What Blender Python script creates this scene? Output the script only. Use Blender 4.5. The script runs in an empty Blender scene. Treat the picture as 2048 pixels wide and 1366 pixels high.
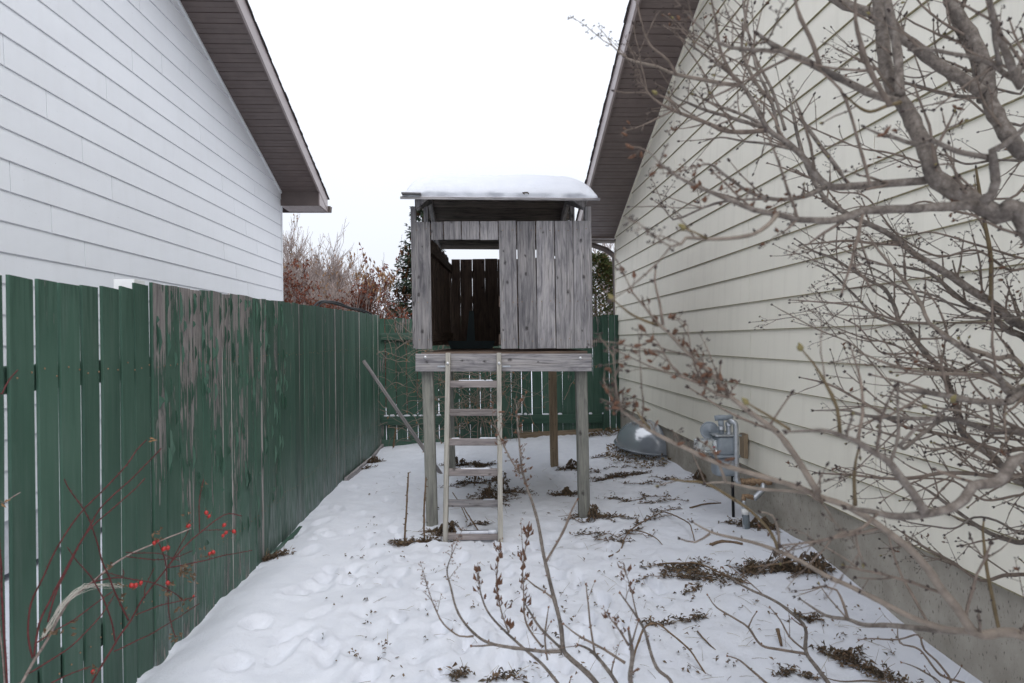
import bpy, math, random
from mathutils import Vector, Matrix, noise
random.seed(7)
scene = bpy.context.scene
COL = scene.collection

# ------------------------------------------------------------------ camera
F = 1365.0                     # focal length in pixels of the 2048 px wide photograph (24 mm)
CAM = Vector((0.0, 0.0, 1.5))
YAW, PITCH, ROLL = math.atan(64 / F), 0.0022, 0.009
ROT = Matrix.Rotation(-YAW, 3, 'Z') @ Matrix.Rotation(math.pi / 2 - PITCH, 3, 'X') @ Matrix.Rotation(-ROLL, 3, 'Z')
cam_data = bpy.data.cameras.new('camera')
cam_data.sensor_width = 36.0
cam_data.lens = 36.0 * F / 2048
cam_data.clip_start = 0.05
cam_data.clip_end = 2000
cam_data.dof.use_dof = True
cam_data.dof.focus_distance = 5.6
cam_data.dof.aperture_fstop = 5.6
cam = bpy.data.objects.new('camera', cam_data)
COL.objects.link(cam)
cam.matrix_world = Matrix.Translation(CAM) @ ROT.to_4x4()
scene.camera = cam

# ------------------------------------------------------------------ light: bright overcast
world = bpy.data.worlds.new('World')
scene.world = world
world.use_nodes = True
nt = world.node_tree
bg = nt.nodes['Background']
sky = nt.nodes.new('ShaderNodeTexSky')
sky.sky_type = 'NISHITA'
sky.sun_disc = False
SUN_EL, SUN_AZ = math.radians(54), math.radians(162)
sky.sun_elevation = SUN_EL
sky.sun_rotation = SUN_AZ
sky.air_density = 1.0
sky.dust_density = 4.0
skm = nt.nodes.new('ShaderNodeVectorMath'); skm.operation = 'SCALE'
skm.inputs['Scale'].default_value = 0.10
nt.links.new(sky.outputs[0], skm.inputs[0])
# the cloud deck: an even pale grey-white, a little brighter overhead as a real overcast sky is
tc = nt.nodes.new('ShaderNodeTexCoord')
sep = nt.nodes.new('ShaderNodeSeparateXYZ'); nt.links.new(tc.outputs['Generated'], sep.inputs[0])
ramp = nt.nodes.new('ShaderNodeMapRange')
ramp.inputs['From Min'].default_value = 0.0; ramp.inputs['From Max'].default_value = 1.0
ramp.inputs['To Min'].default_value = 0.84; ramp.inputs['To Max'].default_value = 1.45
nt.links.new(sep.outputs['Z'], ramp.inputs['Value'])
deck = nt.nodes.new('ShaderNodeVectorMath'); deck.operation = 'SCALE'
deck.inputs[0].default_value = (0.935, 0.98, 1.075)
cl = nt.nodes.new('ShaderNodeTexNoise'); cl.inputs['Scale'].default_value = 2.2; cl.inputs['Detail'].default_value = 3
nt.links.new(tc.outputs['Generated'], cl.inputs['Vector'])
clm = nt.nodes.new('ShaderNodeMapRange'); clm.inputs['To Min'].default_value = 0.93; clm.inputs['To Max'].default_value = 1.05
nt.links.new(cl.outputs['Fac'], clm.inputs['Value'])
clx = nt.nodes.new('ShaderNodeMath'); clx.operation = 'MULTIPLY'
nt.links.new(ramp.outputs[0], clx.inputs[0]); nt.links.new(clm.outputs[0], clx.inputs[1])
nt.links.new(clx.outputs[0], deck.inputs['Scale'])
mixw = nt.nodes.new('ShaderNodeMix'); mixw.data_type = 'RGBA'
mixw.inputs['Factor'].default_value = 0.97
nt.links.new(skm.outputs[0], mixw.inputs['A']); nt.links.new(deck.outputs[0], mixw.inputs['B'])
nt.links.new(mixw.outputs['Result'], bg.inputs['Color'])
bg.inputs['Strength'].default_value = 1.0
sun_data = bpy.data.lights.new('sun', 'SUN')
sun_data.energy = 1.5
sun_data.angle = math.radians(50)
sun_data.color = (1.0, 0.985, 0.97)
sun = bpy.data.objects.new('sun', sun_data)
COL.objects.link(sun)
sd = Vector((math.sin(SUN_AZ) * math.cos(SUN_EL), math.cos(SUN_AZ) * math.cos(SUN_EL), math.sin(SUN_EL)))
sun.rotation_euler = (-sd).to_track_quat('-Z', 'Y').to_euler()
scene.view_settings.view_transform = 'Standard'
scene.view_settings.look = 'None'
scene.view_settings.exposure = 0.18
scene.view_settings.gamma = 1.0

# ------------------------------------------------------------------ pixel -> world helpers
def ray(px, py):
    return ROT @ Vector(((px - 1024) / F, -(py - 683) / F, -1.0))
def atY(px, py, Y):
    d = ray(px, py); return CAM + d * ((Y - CAM.y) / d.y)
def atX(px, py, X):
    d = ray(px, py); return CAM + d * ((X - CAM.x) / d.x)
def atZ(px, py, Z):
    d = ray(px, py); return CAM + d * ((Z - CAM.z) / d.z)

# ------------------------------------------------------------------ object helpers
WM = {}
def link(o, parent, world_m):
    COL.objects.link(o)
    if parent is not None:
        o.parent = parent
        o.matrix_parent_inverse = WM[parent.name].inverted()
    o.matrix_basis = world_m
    WM[o.name] = world_m.copy()
    return o
def tag(o, label=None, cat=None, group=None, kind=None):
    if label: o['label'] = label
    if cat: o['category'] = cat
    if group: o['group'] = group
    if kind: o['kind'] = kind
    return o
def thing(name, loc, label, cat, group=None):
    o = bpy.data.objects.new(name, None)
    o.empty_display_size = 0.2
    link(o, None, Matrix.Translation(Vector(loc)))
    return tag(o, label, cat, group)
def mesh_obj(name, verts, faces, mat, parent=None, smooth=False, origin=None, mats=None, fmat=None):
    me = bpy.data.meshes.new(name)
    o3 = Vector(origin) if origin is not None else Vector((0, 0, 0))
    me.from_pydata([tuple(Vector(v) - o3) for v in verts], [], faces)
    for m in (mats or [mat]): me.materials.append(m)
    if fmat: me.polygons.foreach_set('material_index', fmat)
    if smooth: me.polygons.foreach_set('use_smooth', [True] * len(me.polygons))
    me.update()
    o = bpy.data.objects.new(name, me)
    return link(o, parent, Matrix.Translation(o3))

def frame_from(p0, p1, wdir):
    z = (Vector(p1) - Vector(p0)); L = z.length; z.normalize()
    x = Vector(wdir) - z * Vector(wdir).dot(z); x.normalize()
    y = z.cross(x)
    m = Matrix((x, y, z)).transposed().to_4x4()
    m.translation = (Vector(p0) + Vector(p1)) / 2
    return m, L
def board(name, p0, p1, w, t, wdir, mat, parent=None, jit=0.0, ch=0.003, w1=None, topcut=0.0, edge=None):
    """A sawn board: chamfered rectangular section, long axis = local Z from p0 to p1, width along wdir."""
    m, L = frame_from(p0, p1, wdir)
    w1 = w if w1 is None else w1
    h = L / 2
    vs, fs = [], []
    nring = 5
    ph = random.random() * 50
    for k in range(nring):
        s = k / (nring - 1)
        ww = (w + (w1 - w) * s) / 2; tt = t / 2
        dx = jit * noise.noise(Vector((ph, s * 2.3, 0))) if 0 < k < nring - 1 else 0
        dy = jit * noise.noise(Vector((ph, s * 2.3, 9))) if 0 < k < nring - 1 else 0
        prof = [(-ww + ch, -tt), (ww - ch, -tt), (ww, -tt + ch), (ww, tt - ch), (ww - ch, tt), (-ww + ch, tt), (-ww, tt - ch), (-ww, -tt + ch)]
        for (a, b) in prof:
            zz = -h + L * s
            if k == nring - 1: zz += topcut * a / max(ww, 1e-4)
            vs.append((a + dx, b + dy, zz))
    for k in range(nring - 1):
        for i in range(8):
            j = (i + 1) % 8
            fs.append((k * 8 + i, k * 8 + j, (k + 1) * 8 + j, (k + 1) * 8 + i))
    fs.append(tuple(reversed(range(8)))); fs.append(tuple(range((nring - 1) * 8, nring * 8)))
    me = bpy.data.meshes.new(name); me.from_pydata(vs, [], fs); me.materials.append(mat)
    if edge is not None:
        me.materials.append(edge)
        me.polygons.foreach_set('material_index', [1 if (i < (nring - 1) * 8 and i % 8 in (1, 2, 3, 5, 6, 7)) else 0 for i in range(len(fs))])
    me.update()
    return link(bpy.data.objects.new(name, me), parent, m)

class MB:
    """collects shapes into one mesh"""
    def __init__(s): s.v = []; s.f = []; s.mi = []
    def add(s, v, f, mi=0):
        b = len(s.v); s.v += [tuple(q) for q in v]; s.f += [tuple(i + b for i in q) for q in f]; s.mi += [mi] * len(f)
    def box(s, lo, hi, mi=0):
        (a, b, c), (d, e, g_) = lo, hi
        s.add([(a, b, c), (d, b, c), (d, e, c), (a, e, c), (a, b, g_), (d, b, g_), (d, e, g_), (a, e, g_)],
              [(0, 3, 2, 1), (4, 5, 6, 7), (0, 1, 5, 4), (1, 2, 6, 5), (2, 3, 7, 6), (3, 0, 4, 7)], mi)
    def tube(s, pts, rad, n=6, mi=0, cap=True):
        pts = [Vector(p) for p in pts]
        if len(pts) < 2: return
        if not isinstance(rad, (list, tuple)): rad = [rad] * len(pts)
        t = (pts[1] - pts[0]).normalized()
        up = Vector((0, 0, 1)) if abs(t.z) < 0.9 else Vector((1, 0, 0))
        u = t.cross(up).normalized()
        b = len(s.v)
        for i, p in enumerate(pts):
            if i == 0: tt = pts[1] - pts[0]
            elif i == len(pts) - 1: tt = pts[-1] - pts[-2]
            else: tt = pts[i + 1] - pts[i - 1]
            if tt.length < 1e-9: tt = t.copy()
            tt.normalize()
            u = u - tt * u.dot(tt)
            if u.length < 1e-6: u = tt.orthogonal()
            u.normalize(); w = tt.cross(u)
            for k in range(n):
                a = 2 * math.pi * k / n
                s.v.append(tuple(p + (u * math.cos(a) + w * math.sin(a)) * rad[i]))
        for i in range(len(pts) - 1):
            for k in range(n):
                k2 = (k + 1) % n
                s.f.append((b + i * n + k, b + i * n + k2, b + (i + 1) * n + k2, b + (i + 1) * n + k)); s.mi.append(mi)
        if cap:
            s.f.append(tuple(b + k for k in reversed(range(n)))); s.mi.append(mi)
            e = b + (len(pts) - 1) * n
            s.f.append(tuple(e + k for k in range(n))); s.mi.append(mi)
    def blob(s, c, d, L, r, mi=0, n=5):
        """spindle shaped bud along d"""
        d = Vector(d).normalized(); c = Vector(c)
        s.tube([c, c + d * L * .25, c + d * L * .6, c + d * L], [r * .5, r, r * .8, r * .12], n, mi, False)
    def leaf(s, c, d, nrm, L, w, mi=0, curl=0.3):
        d = Vector(d).normalized(); c = Vector(c); nrm = Vector(nrm)
        sd_ = d.cross(nrm)
        if sd_.length < 1e-4: sd_ = d.orthogonal()
        sd_.normalize(); up = sd_.cross(d).normalized()
        m1 = c + d * L * .45 + up * (curl * L * .25); tip = c + d * L - up * (curl * L * .1)
        s.add([c, m1 + sd_ * w / 2 + up * curl * w, tip, m1 - sd_ * w / 2 + up * curl * w, m1],
              [(0, 4, 1), (4, 2, 1), (0, 3, 4), (4, 3, 2)], mi)
    def lathe(s, prof, c, axis, n=20, mi=0):
        """prof: (radius, height) pairs along axis from c"""
        z = Vector(axis).normalized(); u = z.orthogonal().normalized(); w = z.cross(u); c = Vector(c)
        b = len(s.v)
        for (r, h) in prof:
            for k in range(n):
                a = 2 * math.pi * k / n
                s.v.append(tuple(c + z * h + (u * math.cos(a) + w * math.sin(a)) * r))
        for i in range(len(prof) - 1):
            for k in range(n):
                k2 = (k + 1) % n
                s.f.append((b + i * n + k, b + i * n + k2, b + (i + 1) * n + k2, b + (i + 1) * n + k)); s.mi.append(mi)
    def build(s, name, mat, parent=None, smooth=False, origin=None, mats=None):
        if not s.v: return None
        return mesh_obj(name, s.v, s.f, mat, parent, smooth, origin, mats, s.mi if mats else None)

def catmull(pts, step):
    """resample a polyline of (Vector, radius) smoothly"""
    P = [p for p, r in pts]; R = [r for p, r in pts]
    out = []
    for i in range(len(P) - 1):
        p0 = P[max(i - 1, 0)]; p1 = P[i]; p2 = P[i + 1]; p3 = P[min(i + 2, len(P) - 1)]
        n = max(1, int((p2 - p1).length / step))
        for k in range(n):
            t = k / n
            q = 0.5 * ((2 * p1) + (p2 - p0) * t + (2 * p0 - 5 * p1 + 4 * p2 - p3) * t * t + (3 * p1 - p0 - 3 * p2 + p3) * t ** 3)
            out.append((q, R[i] + (R[i + 1] - R[i]) * t))
    out.append((P[-1], R[-1]))
    return out

# ------------------------------------------------------------------ materials
def new_mat(name):
    m = bpy.data.materials.new(name); m.use_nodes = True
    return m, m.node_tree, m.node_tree.nodes['Principled BSDF']
def N(t, typ, **kw):
    n = t.nodes.new(typ)
    for k, v in kw.items(): setattr(n, k, v)
    return n
def coords(t, scale=(1, 1, 1), rnd=True, kind='Object'):
    tc = N(t, 'ShaderNodeTexCoord'); mp = N(t, 'ShaderNodeMapping')
    mp.inputs['Scale'].default_value = scale
    t.links.new(tc.outputs[kind], mp.inputs['Vector'])
    if rnd:
        oi = N(t, 'ShaderNodeObjectInfo'); vm = N(t, 'ShaderNodeVectorMath', operation='SCALE')
        vm.inputs[0].default_value = (37.0, 91.0, 53.0)
        t.links.new(oi.outputs['Random'], vm.inputs['Scale']); t.links.new(vm.outputs[0], mp.inputs['Location'])
    return mp.outputs[0]
def noise_tex(t, vec, scale, detail=4, rough=0.6, dist=0.0):
    n = N(t, 'ShaderNodeTexNoise'); n.inputs['Scale'].default_value = scale
    n.inputs['Detail'].default_value = detail; n.inputs['Roughness'].default_value = rough
    n.inputs['Distortion'].default_value = dist
    t.links.new(vec, n.inputs['Vector']); return n.outputs['Fac']
def ramp_tex(t, fac, stops):
    r = N(t, 'ShaderNodeValToRGB'); e = r.color_ramp.elements
    while len(e) < len(stops): e.new(0.5)
    for el, (p, c) in zip(e, stops):
        el.position = p; el.color = (*c, 1) if len(c) == 3 else c
    t.links.new(fac, r.inputs['Fac']); return r.outputs['Color']
def mix(t, fac, a, b, mode='MIX'):
    m = N(t, 'ShaderNodeMix', data_type='RGBA', blend_type=mode)
    for sock, v in (('Factor', fac), ('A', a), ('B', b)):
        if isinstance(v, (int, float)): m.inputs[sock].default_value = v
        elif isinstance(v, tuple): m.inputs[sock].default_value = (*v, 1)
        else: t.links.new(v, m.inputs[sock])
    return m.outputs['Result']
def math_n(t, op, a, b=0.0, c=None):
    m = N(t, 'ShaderNodeMath', operation=op)
    for i, v in enumerate((a, b) if c is None else (a, b, c)):
        if isinstance(v, (int, float)): m.inputs[i].default_value = v
        else: t.links.new(v, m.inputs[i])
    return m.outputs[0]
def maprange(t, v, a, b, c=0.0, d=1.0):
    m = N(t, 'ShaderNodeMapRange'); t.links.new(v, m.inputs['Value'])
    m.inputs['From Min'].default_value = a; m.inputs['From Max'].default_value = b
    m.inputs['To Min'].default_value = c; m.inputs['To Max'].default_value = d
    return m.outputs[0]
def bump(t, bsdf, h, strength=0.4, dist=0.003):
    b = N(t, 'ShaderNodeBump'); b.inputs['Strength'].default_value = strength; b.inputs['Distance'].default_value = dist
    t.links.new(h, b.inputs['Height']); t.links.new(b.outputs[0], bsdf.inputs['Normal'])

def wood_color(t, light, dark, stain=0.5, knots=True):
    """weathered board colour, grain along local Z"""
    v = coords(t, (1, 1, 1))
    vs = N(t, 'ShaderNodeVectorMath', operation='MULTIPLY'); vs.inputs[1].default_value = (1, 1, 0.035)
    t.links.new(v, vs.inputs[0])
    v2 = N(t, 'ShaderNodeVectorMath', operation='MULTIPLY'); v2.inputs[1].default_value = (1, 1, 0.16)
    t.links.new(v, v2.inputs[0])
    fine = noise_tex(t, vs.outputs[0], 95, 6, 0.72, 0.5)
    broad = noise_tex(t, v2.outputs[0], 17, 4, 0.65, 1.2)
    c = ramp_tex(t, fine, [(0.25, dark), (0.48, tuple((a + b) / 2 for a, b in zip(light, dark))), (0.72, light)])
    blot = ramp_tex(t, broad, [(0.33, (0.30, 0.30, 0.34)), (0.5, (0.85, 0.85, 0.86)), (0.72, (1.15, 1.12, 1.08))])
    c = mix(t, stain, c, blot, 'MULTIPLY')
    vc = N(t, 'ShaderNodeVectorMath', operation='MULTIPLY'); vc.inputs[1].default_value = (1, 1, 0.022)
    t.links.new(v, vc.inputs[0])
    cr = noise_tex(t, vc.outputs[0], 34, 3, 0.55, 0.3)
    crk = maprange(t, math_n(t, 'ABSOLUTE', math_n(t, 'SUBTRACT', cr, 0.5)), 0.004, 0.016, 1.0, 0.0)
    cgate = maprange(t, broad, 0.42, 0.55, 0.0, 0.7)
    c = mix(t, math_n(t, 'MULTIPLY', crk, cgate), c, tuple(x * 0.35 for x in dark))
    h = math_n(t, 'SUBTRACT', fine, math_n(t, 'MULTIPLY', crk, 0.7))
    if knots:
        sx_ = N(t, 'ShaderNodeSeparateXYZ'); t.links.new(v, sx_.inputs[0])
        vk = N(t, 'ShaderNodeCombineXYZ'); t.links.new(sx_.outputs['X'], vk.inputs['X']); t.links.new(math_n(t, 'ADD', math_n(t, 'MULTIPLY', sx_.outputs['Z'], 0.7), math_n(t, 'MULTIPLY', noise_tex(t, v, 45, 2, 0.6), 0.03)), vk.inputs['Y'])
        vo = N(t, 'ShaderNodeTexVoronoi', voronoi_dimensions='2D'); vo.inputs['Scale'].default_value = 9.0; vo.inputs['Randomness'].default_value = 1.0
        t.links.new(vk.outputs[0], vo.inputs['Vector'])
        gate = math_n(t, 'GREATER_THAN', N_sep(t, vo.outputs['Color']), 0.58)
        sc_ = N(t, 'ShaderNodeSeparateColor'); t.links.new(vo.outputs['Color'], sc_.inputs[0])
        ring = maprange(t, math_n(t, 'DIVIDE', vo.outputs['Distance'], maprange(t, sc_.outputs[1], 0, 1, 0.35, 1.25)), 0.035, 0.14, 1.0, 0.0)
        k = math_n(t, 'MULTIPLY', ring, gate)
        c = mix(t, math_n(t, 'MULTIPLY', k, 0.8), c, (0.035, 0.03, 0.03))
    return c, h
def N_sep(t, col):
    s = N(t, 'ShaderNodeSeparateColor'); t.links.new(col, s.inputs[0]); return s.outputs[0]
def wood_mat(name, light, dark, stain=0.6, knots=True, rnd_v=0.34):
    m, t, b = new_mat(name)
    c, h = wood_color(t, light, dark, stain, knots)
    oi = N(t, 'ShaderNodeObjectInfo')
    hs = N(t, 'ShaderNodeHueSaturation'); t.links.new(c, hs.inputs['Color'])
    t.links.new(maprange(t, oi.outputs['Random'], 0, 1, 1 - rnd_v, 1 + rnd_v * 0.6), hs.inputs['Value'])
    t.links.new(hs.outputs[0], b.inputs['Base Color'])
    b.inputs['Roughness'].default_value = 0.85
    b.inputs['Specular IOR Level'].default_value = 0.25
    bump(t, b, h, 0.5, 0.003)
    return m
M = {}
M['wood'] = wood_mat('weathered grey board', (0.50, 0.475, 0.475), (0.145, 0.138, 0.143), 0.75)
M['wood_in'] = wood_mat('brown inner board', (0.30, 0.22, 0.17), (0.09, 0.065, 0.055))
M['post'] = wood_mat('treated post', (0.33, 0.325, 0.285), (0.16, 0.16, 0.145), 0.5)
M['post_brown'] = wood_mat('brown treated post', (0.42, 0.32, 0.215), (0.2, 0.155, 0.11), 0.4)
M['ladder'] = wood_mat('ladder wood', (0.46, 0.435, 0.385), (0.24, 0.23, 0.205), 0.4)
M['rung'] = wood_mat('rung wood', (0.41, 0.365, 0.35), (0.19, 0.165, 0.16), 0.5)
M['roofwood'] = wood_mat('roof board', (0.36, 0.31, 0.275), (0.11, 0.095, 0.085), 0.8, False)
M['pole'] = wood_mat('pole wood', (0.46, 0.425, 0.42), (0.24, 0.22, 0.22), 0.5, False)

def green_mat(name, peel, faded, topb=0.10):
    """green paint over grey board; peel sets how much bare wood shows, more towards the board's top"""
    m, t, b = new_mat(name)
    wc, wh = wood_color(t, (0.36, 0.33, 0.31), (0.12, 0.105, 0.10), 0.6, False)
    v = coords(t, (1, 1, 1))
    tcl = N(t, 'ShaderNodeTexCoord'); sp = N(t, 'ShaderNodeSeparateXYZ'); t.links.new(tcl.outputs['Generated'], sp.inputs[0])
    oi = N(t, 'ShaderNodeObjectInfo')
    vs = N(t, 'ShaderNodeVectorMath', operation='MULTIPLY'); vs.inputs[1].default_value = (1, 1, 0.07); t.links.new(v, vs.inputs[0])
    n1 = noise_tex(t, vs.outputs[0], 58, 6, 0.66, 0.4)
    v3 = N(t, 'ShaderNodeVectorMath', operation='MULTIPLY'); v3.inputs[1].default_value = (1, 1, 0.3); t.links.new(v, v3.inputs[0])
    n2 = noise_tex(t, v3.outputs[0], 6, 3, 0.5)
    vg = noise_tex(t, v3.outputs[0], 4, 3, 0.5)
    paint = ramp_tex(t, vg, [(0.25, (0.036, 0.082, 0.058)), (0.5, (0.050, 0.108, 0.076)), (0.75, (0.066, 0.128, 0.092))])
    vsx = noise_tex(t, vs.outputs[0], 26, 4, 0.6)
    paint = mix(t, maprange(t, vsx, 0.52, 0.72, 0.0, 0.45), paint, (0.105, 0.155, 0.125))
    paint = mix(t, maprange(t, vsx, 0.46, 0.30, 0.0, 0.45), paint, (0.026, 0.062, 0.043))
    hsv = N(t, 'ShaderNodeHueSaturation'); t.links.new(paint, hsv.inputs['Color']); t.links.new(maprange(t, oi.outputs['Random'], 0, 1, 0.82, 1.15), hsv.inputs['Value']); paint = hsv.outputs[0]
    # dark run-marks from the top and pale wear on the lower part
    top = maprange(t, sp.outputs['Z'], 0.86, 1.0, 0.0, 1.0)
    run = math_n(t, 'MULTIPLY', top, maprange(t, n1, 0.45, 0.6, 0.0, 0.75))
    paint = mix(t, run, paint, (0.022, 0.055, 0.034))
    low = maprange(t, sp.outputs['Z'], 0.42, 0.12, 0.0, 1.0)
    wear = math_n(t, 'MULTIPLY', low, maprange(t, n1, 0.44, 0.60, 0.0, faded))
    paint = mix(t, wear, paint, (0.26, 0.29, 0.29))
    # peeling
    thr = math_n(t, 'ADD', n1, math_n(t, 'MULTIPLY', math_n(t, 'SUBTRACT', n2, 0.5), 0.7))
    thr = math_n(t, 'ADD', thr, maprange(t, sp.outputs['Z'], 0.5, 1.0, 0.0, topb if peel > 0.01 else 0.0))
    thr = math_n(t, 'ADD', thr, math_n(t, 'MULTIPLY', math_n(t, 'SUBTRACT', oi.outputs['Random'], 0.5), 0.10))
    mask = maprange(t, thr, 0.70 - peel, 0.73 - peel, 0.0, 1.0)
    c = mix(t, mask, paint, wc)
    edge = math_n(t, 'MULTIPLY', maprange(t, thr, 0.66 - peel, 0.70 - peel, 0.0, 1.0), math_n(t, 'SUBTRACT', 1.0, mask))
    c = mix(t, math_n(t, 'MULTIPLY', edge, 0.75 if peel > 0.01 else 0.0), c, (0.018, 0.045, 0.03))
    t.links.new(c, b.inputs['Base Color'])
    b.inputs['Roughness'].default_value = 0.6
    b.inputs['Specular IOR Level'].default_value = 0.3
    hh = math_n(t, 'ADD', math_n(t, 'MULTIPLY', mask, -1.0), math_n(t, 'MULTIPLY', wh, 0.35))
    bump(t, b, hh, 0.7, 0.0025)
    return m
M['bare'] = wood_mat('bare fence board edge', (0.50, 0.47, 0.45), (0.22, 0.2, 0.19), 0.4, False)
M['green'] = green_mat('green fence paint', -0.06, 0.1)
M['green_peel'] = green_mat('peeling green paint', 0.095, 0.5)
M['green_bare'] = green_mat('heavily peeled green paint', 0.12, 0.5, 0.26)
M['green_worn'] = green_mat('worn green paint', 0.0, 0.8)
M['green_back'] = green_mat('back fence green', 0.02, 0.15)

def plain(name, col, rough=0.6, spec=0.4, metal=0.0, var=0.15, nscale=20, bmp=0.0, stretch=(1, 1, 1)):
    m, t, b = new_mat(name)
    v = coords(t, stretch)
    n = noise_tex(t, v, nscale, 4, 0.6)
    c = ramp_tex(t, n, [(0.25, tuple(x * (1 - var) for x in col)), (0.75, tuple(min(1, x * (1 + var)) for x in col))])
    t.links.new(c, b.inputs['Base Color'])
    b.inputs['Roughness'].default_value = rough; b.inputs['Specular IOR Level'].default_value = spec
    b.inputs['Metallic'].default_value = metal
    if bmp: bump(t, b, n, bmp, 0.003)
    return m
def siding_mat(name, col, grime=0.16):
    m, t, b = new_mat(name)
    v = coords(t, (1, 0.06, 1))
    n = noise_tex(t, v, 120, 4, 0.65, 0.5)
    v2 = coords(t, (1, 0.5, 1)); n2 = noise_tex(t, v2, 2.2, 4, 0.6)
    oi = N(t, 'ShaderNodeObjectInfo')
    c = ramp_tex(t, n2, [(0.3, tuple(x * 0.94 for x in col)), (0.7, col)])
    v4 = coords(t, (1, 6, 0.5)); st_ = noise_tex(t, v4, 1.6, 5, 0.65)
    c = mix(t, maprange(t, st_, 0.5, 0.75, 0.0, grime), c, (0.38, 0.34, 0.27))
    # specks and faint grime
    sp = noise_tex(t, v2, 90, 2, 0.5)
    c = mix(t, maprange(t, sp, 0.74, 0.78, 0.0, 0.35), c, (0.25, 0.22, 0.17))
    hs = N(t, 'ShaderNodeHueSaturation'); t.links.new(c, hs.inputs['Color'])
    t.links.new(maprange(t, oi.outputs['Random'], 0, 1, 0.965, 1.0), hs.inputs['Value'])
    t.links.new(hs.outputs[0], b.inputs['Base Color'])
    b.inputs['Roughness'].default_value = 0.55; b.inputs['Specular IOR Level'].default_value = 0.3
    bump(t, b, n, 0.25, 0.0015)
    return m
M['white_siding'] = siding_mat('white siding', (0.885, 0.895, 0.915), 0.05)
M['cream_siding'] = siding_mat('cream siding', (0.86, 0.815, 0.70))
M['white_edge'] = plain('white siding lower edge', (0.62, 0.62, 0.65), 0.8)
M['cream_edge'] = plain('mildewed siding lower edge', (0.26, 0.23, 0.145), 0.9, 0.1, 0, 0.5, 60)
M['soffit'] = plain('brown soffit metal', (0.135, 0.104, 0.095), 0.45, 0.4, 0, 0.15, 6, 0, (1, 1, 1))
M['soffit_pale'] = plain('taupe soffit underside', (0.42, 0.38, 0.37), 0.5, 0.4, 0, 0.15, 8)
M['fascia'] = plain('taupe fascia metal', (0.33, 0.275, 0.265), 0.35, 0.5, 0, 0.12, 5, 0, (1, .2, 1))
M['brown_metal'] = plain('brown painted metal', (0.115, 0.09, 0.08), 0.4, 0.45, 0, 0.15, 8)
M['shingle'] = plain('dark shingles', (0.075, 0.065, 0.062), 0.95, 0.1, 0, 0.4, 60, 0.4)
M['white_paint'] = plain('white paint', (0.78, 0.78, 0.77), 0.6, 0.3, 0, 0.06, 14)
M['teal'] = plain('dark teal paint', (0.007, 0.028, 0.031), 0.5, 0.4)
M['bolt'] = plain('zinc bolt', (0.75, 0.75, 0.76), 0.35, 0.5, 0.3, 0.1)
M['black'] = plain('black rubber', (0.010, 0.010, 0.012), 0.6, 0.3)
M['bark'] = plain('grey lilac bark', (0.145, 0.128, 0.118), 0.9, 0.15, 0, 0.6, 60, 0.8, (1, 1, 0.6))
def bark_mat():
    m, t, b = new_mat('grey lilac bark')
    v = coords(t, (1, 1, 1)); n = noise_tex(t, v, 75, 5, 0.7); n2 = noise_tex(t, v, 11, 3, 0.6); n3 = noise_tex(t, v, 260, 3, 0.6)
    c = ramp_tex(t, n, [(0.28, (0.075, 0.062, 0.053)), (0.5, (0.175, 0.148, 0.126)), (0.74, (0.31, 0.275, 0.24))])
    c = mix(t, maprange(t, n2, 0.52, 0.68, 0.0, 0.65), c, (0.062, 0.054, 0.05))
    c = mix(t, maprange(t, n3, 0.66, 0.72, 0.0, 0.6), c, (0.33, 0.29, 0.25))
    t.links.new(c, b.inputs['Base Color']); b.inputs['Roughness'].default_value = 0.92; b.inputs['Specular IOR Level'].default_value = 0.15
    bump(t, b, math_n(t, 'ADD', n, math_n(t, 'MULTIPLY', n3, 0.4)), 0.9, 0.003)
    return m
M['bark'] = bark_mat()
M['twig'] = plain('brown twig bark', (0.175, 0.138, 0.112), 0.85, 0.2, 0, 0.4, 45, 0.3)
M['stem_pale'] = plain('pale stem bark', (0.215, 0.178, 0.145), 0.85, 0.2, 0, 0.35, 40, 0.3)
M['shoot'] = plain('olive brown shoot', (0.14, 0.105, 0.06), 0.8, 0.2, 0, 0.35, 40)
M['bud'] = plain('reddish brown bud', (0.17, 0.085, 0.05), 0.7, 0.2, 0, 0.4, 80)
M['bud_green'] = plain('olive bud', (0.19, 0.16, 0.07), 0.7, 0.2, 0, 0.3, 80)
M['capsule'] = plain('brown seed capsule', (0.125, 0.066, 0.042), 0.75, 0.2, 0, 0.45, 90)
M['seed_dark'] = plain('dark seed head', (0.055, 0.042, 0.038), 0.8, 0.2, 0, 0.4, 90)
M['cane'] = plain('red rose cane', (0.105, 0.032, 0.032), 0.75, 0.2, 0, 0.5, 60)
M['cane_grey'] = plain('old grey cane', (0.26, 0.21, 0.19), 0.9, 0.2, 0, 0.5, 60, 0.4)
M['hip'] = plain('red rose hip', (0.36, 0.022, 0.018), 0.4, 0.5, 0, 0.25, 60)
M['twine'] = plain('frayed pale twine', (0.5, 0.47, 0.42), 0.9, 0.1)
M['dead'] = plain('withered brown plant', (0.16, 0.112, 0.075), 0.95, 0.1, 0, 0.5, 60)
M['dead_dark'] = plain('withered dark leaves', (0.10, 0.080, 0.060), 0.95, 0.1, 0, 0.5, 60)
M['straw'] = plain('dry grass', (0.27, 0.21, 0.12), 0.9, 0.1, 0, 0.4, 40)
M['litter'] = plain('leaf litter soil', (0.14, 0.105, 0.065), 0.95, 0.1, 0, 0.6, 40, 1.0)
M['far_twig'] = plain('far bare twigs', (0.27, 0.22, 0.20), 0.9, 0.1, 0, 0.3, 3)
M['far_branch'] = plain('far grey branches', (0.16, 0.135, 0.125), 0.9, 0.1, 0, 0.3, 3)
M['rust_leaf'] = plain('rust red leaves', (0.19, 0.068, 0.042), 0.8, 0.2, 0, 0.5, 5)
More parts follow.
